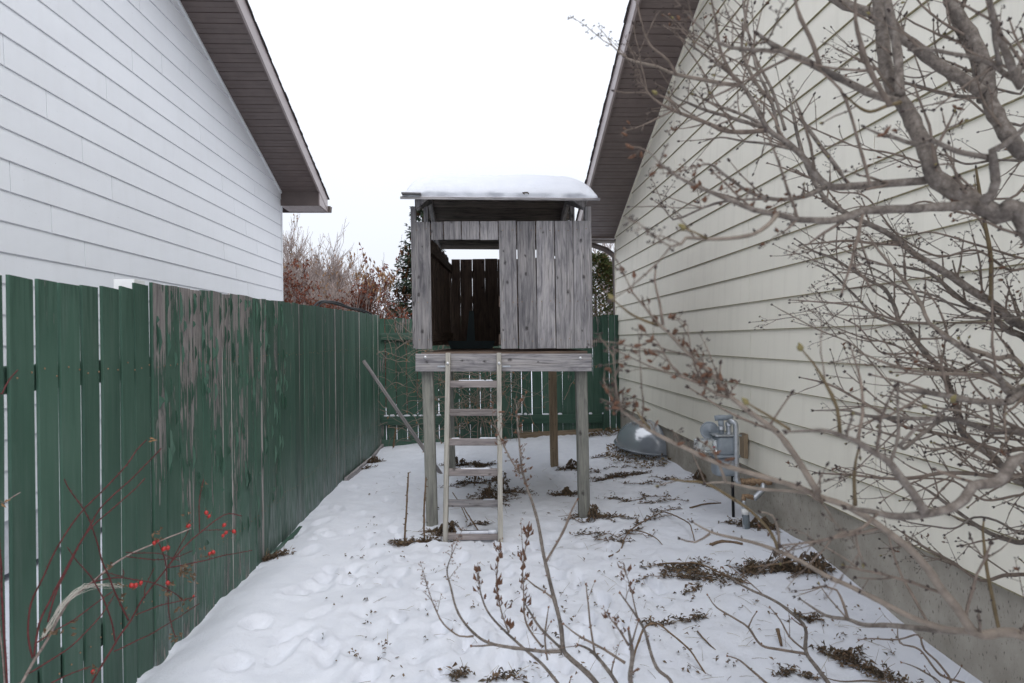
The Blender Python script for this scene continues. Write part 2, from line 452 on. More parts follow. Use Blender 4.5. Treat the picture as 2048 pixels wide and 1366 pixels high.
M['tan_leaf'] = plain('hanging tan leaves', (0.25, 0.15, 0.08), 0.8, 0.2, 0, 0.4, 5)
M['needle'] = plain('spruce needles', (0.060, 0.088, 0.056), 0.8, 0.2, 0, 0.5, 4)
M['cone'] = plain('brown cones', (0.12, 0.065, 0.035), 0.85, 0.1)
M['cedar'] = plain('cedar foliage', (0.060, 0.075, 0.026), 0.8, 0.2, 0, 0.55, 3)
M['cedar_brown'] = plain('bronzed cedar foliage', (0.13, 0.085, 0.035), 0.8, 0.2, 0, 0.4, 3)
M['meter_grey'] = plain('grey meter paint', (0.24, 0.27, 0.30), 0.4, 0.5, 0, 0.12, 18)
M['galv'] = plain('galvanised pipe', (0.46, 0.48, 0.50), 0.38, 0.5, 0.75, 0.2, 30)
M['rust'] = plain('rusty brass fitting', (0.27, 0.18, 0.11), 0.7, 0.3, 0.2, 0.6, 70)
M['dial'] = plain('white dial', (0.78, 0.78, 0.76), 0.4, 0.4)
M['red'] = plain('red mark', (0.5, 0.03, 0.03), 0.5, 0.3)
M['conduit'] = plain('grey plastic conduit', (0.16, 0.185, 0.20), 0.6, 0.3)

def snow_mat():
    m, t, b = new_mat('snow')
    v = coords(t, (1, 1, 1), False)
    n = noise_tex(t, v, 9, 5, 0.6); n2 = noise_tex(t, v, 160, 3, 0.7)
    c = ramp_tex(t, n, [(0.3, (0.685, 0.705, 0.765)), (0.7, (0.735, 0.752, 0.805))])
    t.links.new(c, b.inputs['Base Color']); b.inputs['Roughness'].default_value = 0.75
    b.inputs['Specular IOR Level'].default_value = 0.2
    h = math_n(t, 'ADD', n, math_n(t, 'MULTIPLY', n2, 0.35))
    bump(t, b, h, 0.5, 0.03)
    return m
M['snow'] = snow_mat()
def concrete_mat():
    m, t, b = new_mat('parged concrete')
    v = coords(t, (1, 1, 1), False)
    n = noise_tex(t, v, 5, 5, 0.6)
    v2 = coords(t, (1, 1, 0.45), False); n2 = noise_tex(t, v2, 75, 3, 0.6); n3 = noise_tex(t, v2, 220, 2, 0.6)
    c = ramp_tex(t, n, [(0.3, (0.30, 0.272, 0.228)), (0.7, (0.45, 0.415, 0.36))])
    c = mix(t, maprange(t, n2, 0.60, 0.69, 0.0, 0.75), c, (0.08, 0.072, 0.06))
    t.links.new(c, b.inputs['Base Color']); b.inputs['Roughness'].default_value = 0.95
    b.inputs['Specular IOR Level'].default_value = 0.15
    bump(t, b, math_n(t, 'ADD', math_n(t, 'MULTIPLY', n2, -1.0), math_n(t, 'MULTIPLY', n3, 0.5)), 0.6, 0.006)
    return m
M['concrete'] = concrete_mat()
def glass_mat(name, col, rough, alpha, trans):
    m, t, b = new_mat(name)
    b.inputs['Base Color'].default_value = (*col, 1); b.inputs['Roughness'].default_value = rough
    b.inputs['Transmission Weight'].default_value = trans; b.inputs['IOR'].default_value = 1.35
    b.inputs['Alpha'].default_value = alpha
    return m
M['bubble'] = glass_mat('scuffed clear plastic', (0.30, 0.33, 0.37), 0.17, 1.0, 0.35)
M['bubble'].node_tree.nodes['Principled BSDF'].inputs['Specular IOR Level'].default_value = 0.9
M['index_glass'] = glass_mat('clear index cover', (0.8, 0.83, 0.83), 0.05, 1.0, 0.85)

# ------------------------------------------------------------------ layout constants (metres)
FX = -1.48        # left fence face
WX = 2.08         # cream house wall
HX = -3.10        # white house wall
BY = 10.15        # back fence
PY = 5.40         # playhouse front

# ------------------------------------------------------------------ ground
def lerp_tab(tab, y):
    if y <= tab[0][0]: return tab[0][1]
    for (a, va), (b, vb) in zip(tab, tab[1:]):
        if y <= b:
            s = (y - a) / (b - a); s = s * s * (3 - 2 * s)
            return va + (vb - va) * s
    return tab[-1][1]
TL = [(0, .08), (2.8, .08), (5.6, .02), (9.5, -.05), (12, -.05)]
TCN = [(0, .07), (2.8, .06), (5.4, .055), (8, -.01), (9.9, .03), (12, .0)]
TR = [(0, .03), (2.9, .05), (4.4, .17), (7.4, .15), (10, .16), (12, .1)]
foot = []
rf = random.Random(3)
for k in range(120):
    px = rf.uniform(560, 1330); py = rf.uniform(1050, 1366)
    q = atZ(px, py, 0.05); foot.append((q.x, q.y, rf.uniform(-.5, .5), rf.uniform(.035, .065), rf.uniform(.06, .14), rf.uniform(.012, .04)))
for k in range(26):
    px = rf.uniform(640, 860); py = rf.uniform(905, 1060)
    q = atZ(px, py, 0.0); foot.append((q.x, q.y, rf.uniform(-.5, .5), .06, .13, rf.uniform(.008, .022)))
for px, py in [(515, 1262), (590, 1190), (650, 1150), (470, 1345)]:
    q = atZ(px, py, 0.07); foot.append((q.x, q.y, -0.4, .055, .085, .035))
for px, py in [(865, 1056), (1169, 1048), (1107, 944), (905, 938), (890, 1080), (1001, 1080), (812, 1084), (849, 1082)]:
    q = atZ(px, py, 0.05); foot.append((q.x, q.y, 0, .085, .075, .028))
def g_base(x, y):
    a = lerp_tab(TL, y); b = lerp_tab(TCN, y); c = lerp_tab(TR, y)
    if x < 0.1:
        s = max(0, min(1, (x - FX) / (0.1 - FX))); return a + (b - a) * s
    s = max(0, min(1, (x - 0.1) / (WX - 0.1))); s = s * s
    return b + (c - b) * s
def g(x, y, fine=True):
    z = g_base(x, y)
    inside = FX - .25 < x < WX + .2 and -1 < y < BY + .2
    if not inside:
        return -0.04 + 0.05 * noise.noise(Vector((x * .15, y * .15, 3)))
    z += 0.022 * noise.noise(Vector((x * 1.7, y * 1.7, 0))) + 0.012 * noise.noise(Vector((x * 4.5, y * 4.5, 5)))
    # drift along the fence
    d = x - FX
    if y < 6.5:
        k = max(0, min(1, (6.5 - y) / 3))
        z += k * (0.055 * math.exp(-((d - .27) / .16) ** 2) - 0.03 * math.exp(-(d / .07) ** 2) * (1 + noise.noise(Vector((0, y * 7, 2)))))
    if fine:
        tr = max(0, min(1, (x + 1.05) / .4)) * max(0, min(1, (2.0 - x) / .5))
        z += tr * (0.016 * noise.noise(Vector((x * 8, y * 6, 1))) + 0.009 * noise.noise(Vector((x * 19, y * 15, 8))))
        for (fx, fy, a, rx, ry, dp) in foot:
            dx = x - fx; dy = y - fy
            if abs(dx) > .26 or abs(dy) > .3: continue
            ca, sa = math.cos(a), math.sin(a)
            u = (dx * ca + dy * sa) / rx; v = (-dx * sa + dy * ca) / ry
            r = math.sqrt(u * u + v * v) * (1 + .22 * noise.noise(Vector((dx * 22, dy * 22, fx * 9))))
            if r < 2: z += -dp * (1 / (1 + (r / .85) ** 9)) + dp * .35 * math.exp(-((r - 1.25) / .28) ** 2)
    return z
def grid_axis(lo, hi, step, far):
    fine = [lo + i * step for i in range(int(round((hi - lo) / step)) + 1)]
    k, a, b = step * 3, [], []
    p, q = lo, hi
    while p > -far: p -= k; a.append(p); q += k; b.append(q); k *= 1.6
    return list(reversed(a)) + fine + b
gx = grid_axis(FX - .12, WX + .1, 0.022, 400)
gy = grid_axis(1.6, BY + .1, 0.024, 400)
gv = [(x, y, g(x, y)) for y in gy for x in gx]
nx = len(gx)
gf = [(j * nx + i, j * nx + i + 1, (j + 1) * nx + i + 1, (j + 1) * nx + i) for j in range(len(gy) - 1) for i in range(nx - 1)]
ground = tag(mesh_obj('snow_ground', gv, gf, M['snow'], smooth=True), kind='structure')
def on_ground(px, py, lift=0.0):
    z = 0.05
    for _ in range(6):
        q = atZ(px, py, z); z = g(q.x, q.y, False)
    q = atZ(px, py, z); q.z = g(q.x, q.y) + lift
    return q

# ------------------------------------------------------------------ lap siding house walls
def siding_wall(root, wx, out, y0, y1, zbot, zref, rake, joints, mats, expo=0.2035, grow=None, name='siding_board', ridge=None):
    """lap boards on the plane x=wx; out = +1/-1 outward normal; rake(y) = wall top at y"""
    th_lo, th_hi = (0.010 if out > 0 else 0.0135), 0.003
    k0 = math.floor((zbot - zref) / expo) if zbot is not None else 0
    zmax = max(rake(y) for y in (y0, y1, ridge if ridge is not None else y0))
    k = k0
    while zref + k * expo < zmax:
        za = zref + k * expo; zb = za + expo + 0.012
        if zbot is not None and za < zbot - .001: za = zbot
        cuts = [y0] + sorted(j for j in joints(k) if y0 + .1 < j < y1 - .1) + [y1]
        for a, b in zip(cuts, cuts[1:]):
            a2, b2 = a + 0.0035, b - 0.0035
            # polygon of the board clipped under the rake
            ys = [a2 + (b2 - a2) * i / 24 for i in range(25)]
            ok = [y for y in ys if rake(y) > za + .002]
            if len(ok) < 2: continue
            # refine ends where the rake cuts the lower edge
            ys = ok
            top = [min(zb, rake(y)) for y in ys]
            keep = [0] + [i for i in range(1, len(ys) - 1) if abs(top[i] - (top[i - 1] + top[i + 1]) / 2) > 1e-5] + [len(ys) - 1]
            ys = [ys[i] for i in keep]; top = [top[i] for i in keep]
            bulge = random.uniform(0, .003)
            v = []; n = len(ys)
            for y, tz in zip(ys, top):
                s = (tz - za) / (zb - za)
                xo_l = wx + out * (th_lo + bulge * 0.4); xo_t = wx + out * (th_lo + (th_hi - th_lo) * s)
                v += [(xo_l, y, za), (xo_t, y, tz), (wx - out * .004, y, tz), (wx - out * .004, y, za)]
            f, mi = [], []
            for i in range(n - 1):
                p, q = i * 4, (i + 1) * 4
                for e in range(4):
                    e2 = (e + 1) % 4
                    quad = (p + e, q + e, q + e2, p + e2)
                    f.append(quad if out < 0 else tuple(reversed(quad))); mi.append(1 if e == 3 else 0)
            f.append((0, 1, 2, 3)); mi.append(0); e = (n - 1) * 4; f.append((e, e + 1, e + 2, e + 3)); mi.append(0)
            # narrow lower drip lip: stained on cream, painted lap shadow on white
            b0 = len(v)
            lip = 0.0045
            for y in (ys[0], ys[-1]):
                xo = wx + out * (th_lo + bulge * .4 + .0012)
                v += [(xo, y, za - .0004), (xo, y, za + lip), (wx, y, za + lip), (wx, y, za - .0004)]
            for e in range(4):
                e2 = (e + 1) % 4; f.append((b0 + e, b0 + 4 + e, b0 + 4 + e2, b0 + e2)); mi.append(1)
            mesh_obj(name, v, f, None, root, origin=(wx, (a + b) / 2, za), mats=mats, fmat=mi)
        k += 1

def gable_roof(root, wx, out, yc, zc, slope, ridge_y, eave_ov, over, far_x, box_h, gut=.05, gmat='brown_metal'):
    """roof over a gable wall at x=wx. corner of the wall top at (yc, zc); soffit slopes with the roof.
       out: direction from wall towards the yard."""
    xo = wx + out * over
    zs = lambda y: zc + slope * (yc - y)          # underside of the rake soffit
    # sloped rake soffit panels
    pw, y = 0.152, yc
    ln = math.sqrt(1 + slope ** 2)
    dy = pw / ln
    while y - dy > ridge_y:
        a, b = y, y - dy
        x1, x2 = wx + out * .012, xo - out * .012
        gp = 0.010
        prof = [(a - .001, -.006), (a - gp, .012), (a - dy * .5 + gp * .5, .012), (a - dy * .5, 0.003), (a - dy * .5 - gp * .5, .012), (b + .004, .012)]
        v = []
        for xx in (x1, x2):
            for (yy, up) in prof: v.append((xx, yy, zs(yy) + .012 - up))
            for (yy, up) in reversed(prof): v.append((xx, yy, zs(yy) + .025))
        n = 12
        f = [(i, (i + 1) % n, n + (i + 1) % n, n + i) for i in range(n)] + [tuple(reversed(range(n))), tuple(range(n, 2 * n))]
        mesh_obj('soffit_panel', v, f, M['soffit'], root, origin=(wx, (a + b) / 2, zs(a)))
        y -= dy
    ye = yc + eave_ov
    # rake fascia
    def sloped(name, xa, xb, lo, hi, mat, ya, yb, par=root, nseg=1):
        v = []
        for yy in (ya, yb):
            for xx, h in ((xa, lo), (xb, lo), (xb, hi), (xa, hi)): v.append((xx, yy, zs(yy) + h))
        f = [(0, 1, 5, 4), (1, 2, 6, 5), (2, 3, 7, 6), (3, 0, 4, 7), (3, 2, 1, 0), (4, 5, 6, 7)]
        return mesh_obj(name, v, f, mat, par, origin=(xa, ya, zs(ya)))
    sloped('rake_fascia', xo - out * .01, xo + out * .014, -.035, .165, M['fascia'], ye - .02, ridge_y)
    sloped('fascia_lip', xo - out * .028, xo - out * .0102, -.035, -.005, M['soffit'], yc - .01, ridge_y)
    # roof deck and shingles; courses are real butt edges along the rake
    sloped('roof_deck', xo - out * .012, far_x, .03, .160, M['brown_metal'], ye - .03, ridge_y)
    rs = None
    y = ye + .03; k = 0
    while y - .14 > ridge_y:
        a, b = y, y - .16
        v = []
        for yy, h in ((a, .182), (b, .172)):
            jx = out * random.uniform(.028, .040)
            for xx, hh in ((xo + jx, .164), (far_x, .164), (far_x, h), (xo + jx, h)): v.append((xx, yy, zs(yy) + hh + (.003 if yy == b else 0)))
        f = [(0, 1, 5, 4), (1, 2, 6, 5), (2, 3, 7, 6), (3, 0, 4, 7), (3, 2, 1, 0), (4, 5, 6, 7)]
        mesh_obj('shingle_course', v, f, M['shingle'], root, origin=(xo, a, zs(a)))
        y -= .14; k += 1
    # far slope so the house closes
    zr = zs(ridge_y)
    v = [(xo + out * .03, ridge_y, zr + .18), (far_x, ridge_y, zr + .18), (far_x, ridge_y - 6, zr + .18 - 6 * slope), (xo + out * .03, ridge_y - 6, zr + .18 - 6 * slope)]
    v += [(a, b, c - .2) for a, b, c in v]
    mesh_obj('roof_slope', v, [(0, 1, 2, 3), (7, 6, 5, 4), (0, 4, 5, 1), (1, 5, 6, 2), (2, 6, 7, 3), (3, 7, 4, 0)], M['shingle'], root, origin=(xo, ridge_y, zr))
    # boxed eave return: front panel and level soffit
    mb = MB()
    lo, hi = (min(wx, xo), yc - .012, zc - box_h), (max(wx, xo) - (.012 if out > 0 else 0), yc + .004, zc + .03)
    if out < 0: lo = (lo[0] + .012, lo[1], lo[2])
    mb.box(lo, hi); mb.build('eave_return', M['soffit'], root, origin=((wx + xo) / 2, yc, zc))
    nb = 6
    for i in range(nb):
        a = lo[0] + (hi[0] - lo[0]) * i / nb; b = lo[0] + (hi[0] - lo[0]) * (i + 1) / nb - .006
        mb = MB(); mb.box((a, yc + .006, zc - box_h - .004), (b, ye, zc - box_h + .008))
        mb.build('eave_soffit_panel', M['soffit_pale'], root, origin=(a, ye, zc - box_h))
    # eave fascia, running away from the yard, and rake end block
    mb = MB(); mb.box((min(far_x, xo), ye + .002, zc - box_h - .012), (max(far_x, xo), ye + .022, zs(ye) + .16)); mb.build('eave_fascia', M['brown_metal'], root, origin=(xo, ye, zc))
    mb = MB()
    y2 = [(ye, zc - box_h - .003), (yc - .05, zc - box_h - .003), (yc - .05, zs(yc - .05) - .03), (ye, zs(ye) - .03)]
    v = [(xo - out * .008, a, b) for a, b in y2] + [(xo + out * .009, a, b) for a, b in y2]
    mb.add(v, [(0, 1, 2, 3), (7, 6, 5, 4), (0, 4, 5, 1), (1, 5, 6, 2), (2, 6, 7, 3), (3, 7, 4, 0)])
    mb.build('return_cheek', M['fascia'], root, origin=(xo, ye, zc))
    # gutter, an ogee trough along the eave
    gz = zs(ye) + gut
    prof = [(0, .0), (.07, .0), (.09, .03), (.095, .06), (.12, .09), (.12, .105), (.108, .105), (.085, .07), (.06, .015), (.012, .012), (.012, .1), (0, .1)]
    v = []
    for xx in (xo + out * .05, far_x):
        for a, b in prof: v.append((xx, ye + .024 + a, gz - .1 + b))
    n = len(prof)
    f = [(i, (i + 1) % n, n + (i + 1) % n, n + i) for i in range(n)]
    f += [tuple(range(10)), tuple(reversed(range(n)))]
    mesh_obj('gutter', v, f, M[gmat], root, origin=(xo, ye, gz))
    return ye, zs

# ---- white house on the left
white = thing('white_house', (HX - 4, 6, 0), 'white lap-sided house with brown soffit behind the green fence', 'house')
c0 = atX(561, 384, HX); w_yc, w_zc = c0.y, c0.z
p1 = atX(358, 6, HX); w_sl = (p1.z - w_zc) / (w_yc - p1.y)
zref_w = atX(2, 504, HX).z
w_ridge = 4.6
jl = [(5, 98), (91, 204), (211, 175), (263, 118), (163, 297), (222, 372), (18, 352), (101, 436), (168, 508), (229, 563), (277, 5), (322, 122), (377, 132), (399, 263), (443, 363), (508, 372), (467, 408), (491, 454), (513, 492), (447, 499), (471, 540), (495, 576)]
jw = {}
for px, py in jl:
    q = atX(px, py, HX); jw.setdefault(math.floor((q.z - zref_w) / 0.2035), []).append(q.y)
rk_w = lambda y: (w_zc + w_sl * (w_yc - y)) if y > w_ridge else (w_zc + w_sl * (w_yc - w_ridge) - w_sl * (w_ridge - y))
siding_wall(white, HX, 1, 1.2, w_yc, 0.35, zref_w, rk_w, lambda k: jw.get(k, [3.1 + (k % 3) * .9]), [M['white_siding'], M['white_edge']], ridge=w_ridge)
mb = MB(); mb.box((HX - 9, 1.2, 0), (HX - .006, w_yc - .003, w_zc - .03)); mb.build('wall_core', M['white_edge'], white, origin=(HX - 4, 6, 0))
v = []
for xx in (HX - 9, HX - .006):
    v += [(xx, w_yc - .003, w_zc - .031), (xx, w_ridge, rk_w(w_ridge) - .002), (xx, 1.2, rk_w(1.2) - .002), (xx, 1.2, w_zc - .031)]
mesh_obj('gable_core', v, [(0, 1, 2, 3), (7, 6, 5, 4), (0, 4, 5, 1), (1, 5, 6, 2), (2, 6, 7, 3)], M['white_edge'], white, origin=(HX - 4, w_ridge, w_zc))
w_ye, _ = gable_roof(white, HX, 1, w_yc, w_zc, w_sl, w_ridge, 0.50, 0.61, HX - 9, 0.215)
# pale trim strip below the soffit
def rake_trim(root, wx, out, yc, zf, ridge, mat):
    v = []
    for yy in (yc - .0, ridge):
        for xx, h in ((wx + out * .001, -.03), (wx + out * .026, -.03), (wx + out * .026, -.002), (wx + out * .001, -.002)): v.append((xx, yy, zf(yy) + h))
    mesh_obj('rake_trim', v, [(0, 1, 5, 4), (1, 2, 6, 5), (2, 3, 7, 6), (3, 0, 4, 7), (3, 2, 1, 0), (4, 5, 6, 7)], mat, root, origin=(wx, yc, zf(yc)))
rake_trim(white, HX, 1, w_yc, rk_w, w_ridge, M['white_siding'])
mb = MB(); mb.box((HX - .02, w_yc + .0005, .3), (HX + .02, w_yc + .028, w_zc - .05)); mb.build('corner_trim', M['white_siding'], white, origin=(HX, w_yc, 0))

# ---- cream house on the right
cream = thing('cream_house', (WX + 4, 6, 0), 'cream lap-sided house with brown soffit and concrete foundation', 'house')
c0 = atX(1232, 474, WX); r_yc, r_zc = c0.y, c0.z
p1 = atX(1403, 4, WX); r_sl = (p1.z - r_zc) / (r_yc - p1.y)
zref_r = atX(1600, 657, WX).z
r_bot = atX(1484, 927, WX).z
r_ridge = 3.6
rk_r = lambda y: (r_zc + r_sl * (r_yc - y)) if y > r_ridge else (r_zc + r_sl * (r_yc - r_ridge) - r_sl * (r_ridge - y))
def jr(k):
    a = [atX(1352, 560, WX).y, atX(1352, 560, WX).y - 3.66] if k % 2 == 0 else [atX(1500, 560, WX).y, atX(1279, 560, WX).y + .05]
    return [q + random.uniform(-.02, .02) for q in a]
n_c = round((zref_r - r_bot) / 0.2035)
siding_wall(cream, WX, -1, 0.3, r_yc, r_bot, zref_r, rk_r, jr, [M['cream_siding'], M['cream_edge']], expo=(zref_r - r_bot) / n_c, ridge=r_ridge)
mb = MB(); mb.box((WX + .006, .3, r_bot), (WX + 9, r_yc - .003, r_zc - .03)); mb.build('wall_core', M['cream_edge'], cream, origin=(WX + 4, 6, 0))
v = []
for xx in (WX + 9, WX + .006):
    v += [(xx, r_yc - .003, r_zc - .031), (xx, r_ridge, rk_r(r_ridge) - .002), (xx, .3, rk_r(.3) - .002), (xx, .3, r_zc - .031)]
mesh_obj('gable_core', v, [(0, 1, 2, 3), (7, 6, 5, 4), (0, 4, 5, 1), (1, 5, 6, 2), (2, 6, 7, 3)], M['cream_edge'], cream, origin=(WX + 4, r_ridge, r_zc))
mb = MB(); mb.box((WX + .012, .3, -.4), (WX + 9, r_yc - .02, r_bot - .003)); mb.build('foundation', M['concrete'], cream, origin=(WX + 4, 6, 0))
r_ye, _ = gable_roof(cream, WX, -1, r_yc, r_zc, r_sl, r_ridge, 0.13, 0.60, WX + 9, 0.02, .085, 'soffit_pale')
rake_trim(cream, WX, -1, r_yc, rk_r, r_ridge, M['cream_siding'])
mb = MB(); mb.box((WX - .02, r_yc + .0005, r_bot), (WX + .02, r_yc + .026, r_zc - .07)); mb.build('corner_trim', M['cream_siding'], cream, origin=(WX, r_yc, 0))
# downspout with its elbow
dsY = r_yc + .10
a = atY(1178, 487, r_ye + .05); b = atY(1213, 500, dsY + .06); c = atY(1229, 512, dsY); d = atY(1231, 540, dsY); e = Vector((d.x + .01, dsY, 0.2))
mb = MB(); mb.tube([a, b, c, d, e], [.042, .042, .045, .042, .042], 4); mb.build('downspout', M['brown_metal'], cream, origin=tuple(e))

# ------------------------------------------------------------------ left fence
lf = thing('green_board_fence', (FX, 6, 0), 'long green board fence with peeling paint beside the white house', 'fence')
rl = random.Random(11)
Y273 = atX(273, 570, FX).y; Y306 = atX(306, 570, FX).y
top_tab = [(1.2, atX(2, 551, FX).z), (Y273 - .002, atX(262, 578, FX).z), (Y273, atX(274, 562, FX).z), (5.0, atX(565, 604, FX).z), (10.2, atX(760, 631, FX).z)]
def ftop(y):
    for (a, va), (b, vb) in zip(top_tab, top_tab[1:]):
        if y <= b: return va + (vb - va) * max(0, (y - a) / (b - a))
    return top_tab[-1][1]
edges = [1.30, 1.44, 1.58, 1.72, 1.86, 2.0]
for px in (18, 76, 122, 165, 204, 245, 273, 306): edges.append(atX(px, 600, FX).y)
yy = edges[-1]
while yy < BY - .12:
    yy += rl.uniform(.136, .143); edges.append(yy)
for i in range(len(edges) - 1):
    a, b = edges[i], edges[i + 1]
    near = a < Y273 + .02
    gap = (rl.choice([.022, .026, .030, .033]) if near else rl.choice([.003, .004, .005, .007, .012, .03]))
    yc = (a + b) / 2; w = b - a - gap
    mat = M['green'] if a < Y306 - .03 else (M['green_peel'] if a < 4.7 else M['green_worn'] if a > 5.2 or rl.random() < .4 else M['green_peel'])
    if Y306 - .03 < a < Y306 + .8 and rl.random() < .62: mat = M['green_bare']
    zt = ftop(yc) + (rl.uniform(-.012, .012) if near else rl.uniform(-.006, .006))
    lean = rl.uniform(-.006, .006) + .012
    board('plank', (FX - .009, yc - lean * .5, -.12), (FX - .009 + rl.uniform(-.004, .004), yc - lean, zt), w, .012 if near else .016, (0, 1, 0), mat, lf, jit=.004, ch=.002 if near else .0035, edge=None if near else rl.choice([M['green_worn'], M['green_worn'], M['bare']]),
          w1=w - (rl.uniform(-.012, .010) if near else 0), topcut=rl.uniform(-.004, .004))
for z in (0.35, 1.38):
    board('rail', (FX - .04, 1.3, z), (FX - .04, BY, z + (.06 if z > 1 else 0)), .089, .038, (0, 0, 1), M['green_back'], lf)
for yy in (1.6, 4.05, 6.45, 8.9):
    board('post', (FX - .11, yy, -.3), (FX - .11, yy, ftop(yy) - .06), .089, .089, (0, 1, 0), M['post'], lf)
q0 = atX(259, 572, FX - .075)
board('post', (FX - .075, q0.y, -.3), (FX - .075, q0.y, atX(259, 560, FX - .075).z), .10, .089, (0, 1, 0), M['white_paint'], lf)
nl = MB()
for a, b in zip(edges, edges[1:]):
    for z in (0.35, 1.40):
        for f_ in (.25, .75):
            y = a + (b - a) * f_ + rl.uniform(-.008, .008); zz = z + rl.uniform(-.015, .02)
            nl.lathe([(.0035, .0), (.0035, .0022), (.0005, .003)], (FX + .0005, y, zz), (1, 0, 0), 7)
tag(nl.build('nail_heads', M['rust'], lf, origin=(FX, 5, 1)), kind='stuff')
# loose curls of paint on the peeling planks
fl = MB()
for k in range(170):
    y = rl.uniform(Y306 + .02, 5.3); z = rl.uniform(.25, ftop(y) - .02) if k % 3 else rl.uniform(1.1, ftop(y) - .02)
    L = rl.uniform(.03, .16); w = rl.uniform(.003, .009)
    s = rl.choice((-1, 1)); z = min(z, ftop(y) - L - .02)
    c = Vector((FX + .0012, y, z))
    fl.add([c, c + Vector((0, 0, L)), c + Vector((.006 + w * .5, s * w * .6, L * .85)), c + Vector((.012 + w * .4, s * w, L * .45)), c + Vector((.004, s * w * .8, L * .1))],
           [(0, 1, 2), (0, 2, 3), (0, 3, 4)])
tag(fl.build('paint_flakes', M['green'], lf, origin=(FX, 4, 1)), kind='stuff')
# boards laid along the foot of the fence
ed = [((545, 1118), (690, 1012)), ((640, 1062), (705, 985)), ((695, 962), (752, 905))]
for i, (a, b) in enumerate([((562, 1108), (640, 1048)), ((690, 962), (728, 922)), ((735, 915), (768, 884))]):
    pa = on_ground(*a); pb = on_ground(*b)
    pa.x = pb.x = FX + .035; pa.z += .01; pb.z += .015
    pa.z -= (.065 if i == 0 else .03); pb.z = pa.z - .012 if i == 0 else pb.z - .03
    o = board('edging_board', pa, pb, .10, .03, (0, 0, 1), M['green_worn'] if i == 0 else M['pole'])
    tag(o, ['long green edging board along the foot of the green fence', 'short grey edging board against the green fence', 'weathered edging board in the corner of the two fences'][i], 'board')

# ------------------------------------------------------------------ back fence (seen from its rail side)
bf = thing('green_back_fence', (0.3, BY, 0), 'green fence across the back of the yard with snowy rails', 'fence')
rb = random.Random(5)
x = FX + .02; zt = atY(800, 637, BY).z
sl_px = 20.75 * BY / F
x = atY(770.5, 700, BY).x - sl_px
ex = []
while x < 1.93: ex.append(x); x += sl_px * rb.uniform(.985, 1.015)
for a, b in zip(ex, ex[1:]):
    gap = rb.choice([.009, .012, .014]) if (a + b) / 2 < -.35 else rb.choice([.002, .003, .003, .004, .010]); xc = (a + b) / 2
    board('plank', (xc + .004, BY + .03, -.08), (xc - .010, BY + .03, zt + rb.uniform(-.01, .01)), b - a - gap, .018, (1, 0, 0), M['green_back'], bf, jit=.005, ch=.002)
xr = atY(1203, 700, BY).x
for (ya, yb) in ((666, 680), (832, 850)):
    za, zb = atY(800, ya, BY).z, atY(800, yb, BY).z
    board('rail', (FX + .02, BY, (za + zb) / 2), (xr, BY, (za + zb) / 2 - .012), za - zb, .04, (0, 0, 1), M['green_back'], bf)
board('rail', (FX + .02, BY - .002, atY(800, 886, BY).z), (.55, BY - .002, atY(800, 886, BY).z), .10, .035, (0, 0, 1), M['green_back'], bf)
board('rail', (.551, BY - .002, atY(1000, 872, BY).z), (xr, BY - .002, atY(1000, 866, BY).z), .09, .035, (0, 0, 1), M['post_brown'], bf)
for pxa, pxb, dy in ((1205, 1217, -.06), (1218.5, 1229, -.06), (1230.5, 1239, .01)):
    xa, xb = atY(pxa, 650, BY + dy).x, atY(pxb, 650, BY + dy).x
    board('post', ((xa + xb) / 2 + .008, BY + dy, .0), ((xa + xb) / 2 - .01, BY + dy, atY(1215, 630, BY + dy).z), xb - xa, .05, (1, 0, 0), M['green'], bf)
# snow lying on the rails
sn = MB()
for z, lo, hi in ((atY(800, 832, BY).z, FX + .05, xr),):
    x = lo
    while x < hi:
        w = rb.uniform(.05, .12); h = rb.uniform(.012, .03)
        if rb.random() < .72:
            prof = [(w * .5, -.004), (w * .47, h * .45), (w * .3, h * .9), (0.001, h)]
            b0 = len(sn.v)
            sn.lathe(prof, (x + w / 2, BY - .002, z - .008 * (x - FX) / 3.0), (0, 0, 1), 10)
            for q in range(b0, len(sn.v)):
                vx, vy, vz = sn.v[q]; sn.v[q] = (vx, BY - .004 + (vy - BY + .002) * .018 / (w * .5), vz)
        x += w + rb.uniform(.0, .03)
tag(sn.build('rail_snow', M['snow'], None, True, origin=(0, BY, .4)), 'small snow lumps lying along the back fence rails', 'snow', kind='stuff')

# ------------------------------------------------------------------ playhouse on stilts
ph = thing('playhouse', (0.2, PY + 1.2, 0), 'weathered grey wooden playhouse on stilts with ladder and snowy roof', 'playhouse')
SH = 0.024                      # how far each step back shifts sideways
def Pz(px, py, Y): return atY(px, py, Y)
def zx(x): return 760 + x / 3.036
def zy(y): return 330 + y / 3.036
def px_board(name, tl, tr, top, bl, br, bot, Y, t, mat, par, jit=.003):
    a = (Pz(zx((bl + br) / 2), zy(bot), Y)); b = Pz(zx((tl + tr) / 2), zy(top), Y)
    return board(name, a, b, (Pz(zx(br), zy(bot), Y) - Pz(zx(bl), zy(bot), Y)).x, t, (1, 0, 0), mat, par, jit, .002,
                 w1=(Pz(zx(tr), zy(top), Y) - Pz(zx(tl), zy(top), Y)).x)
for tl, tr, top, bl, br, bot in [(205, 303, 347, 215, 318, 1117), (720, 825, 340, 735, 838, 1115), (832, 940, 343, 845, 955, 1116), (948, 1055, 341, 957, 1067, 1113), (1060, 1168, 341, 1072, 1180, 1114), (1172, 1275, 340, 1182, 1288, 1112)]:
    px_board('plank', tl, tr, top, bl, br, bot, PY, .02, M['wood'], ph)
for tl, tr, top, bot in [(310, 381, 347, 455), (387, 493, 344, 453), (497, 602, 343, 453), (607, 716, 343, 455)]:
    px_board('plank', tl, tr, top, tl + 2, tr + 2, bot, PY, .02, M['wood'], ph)
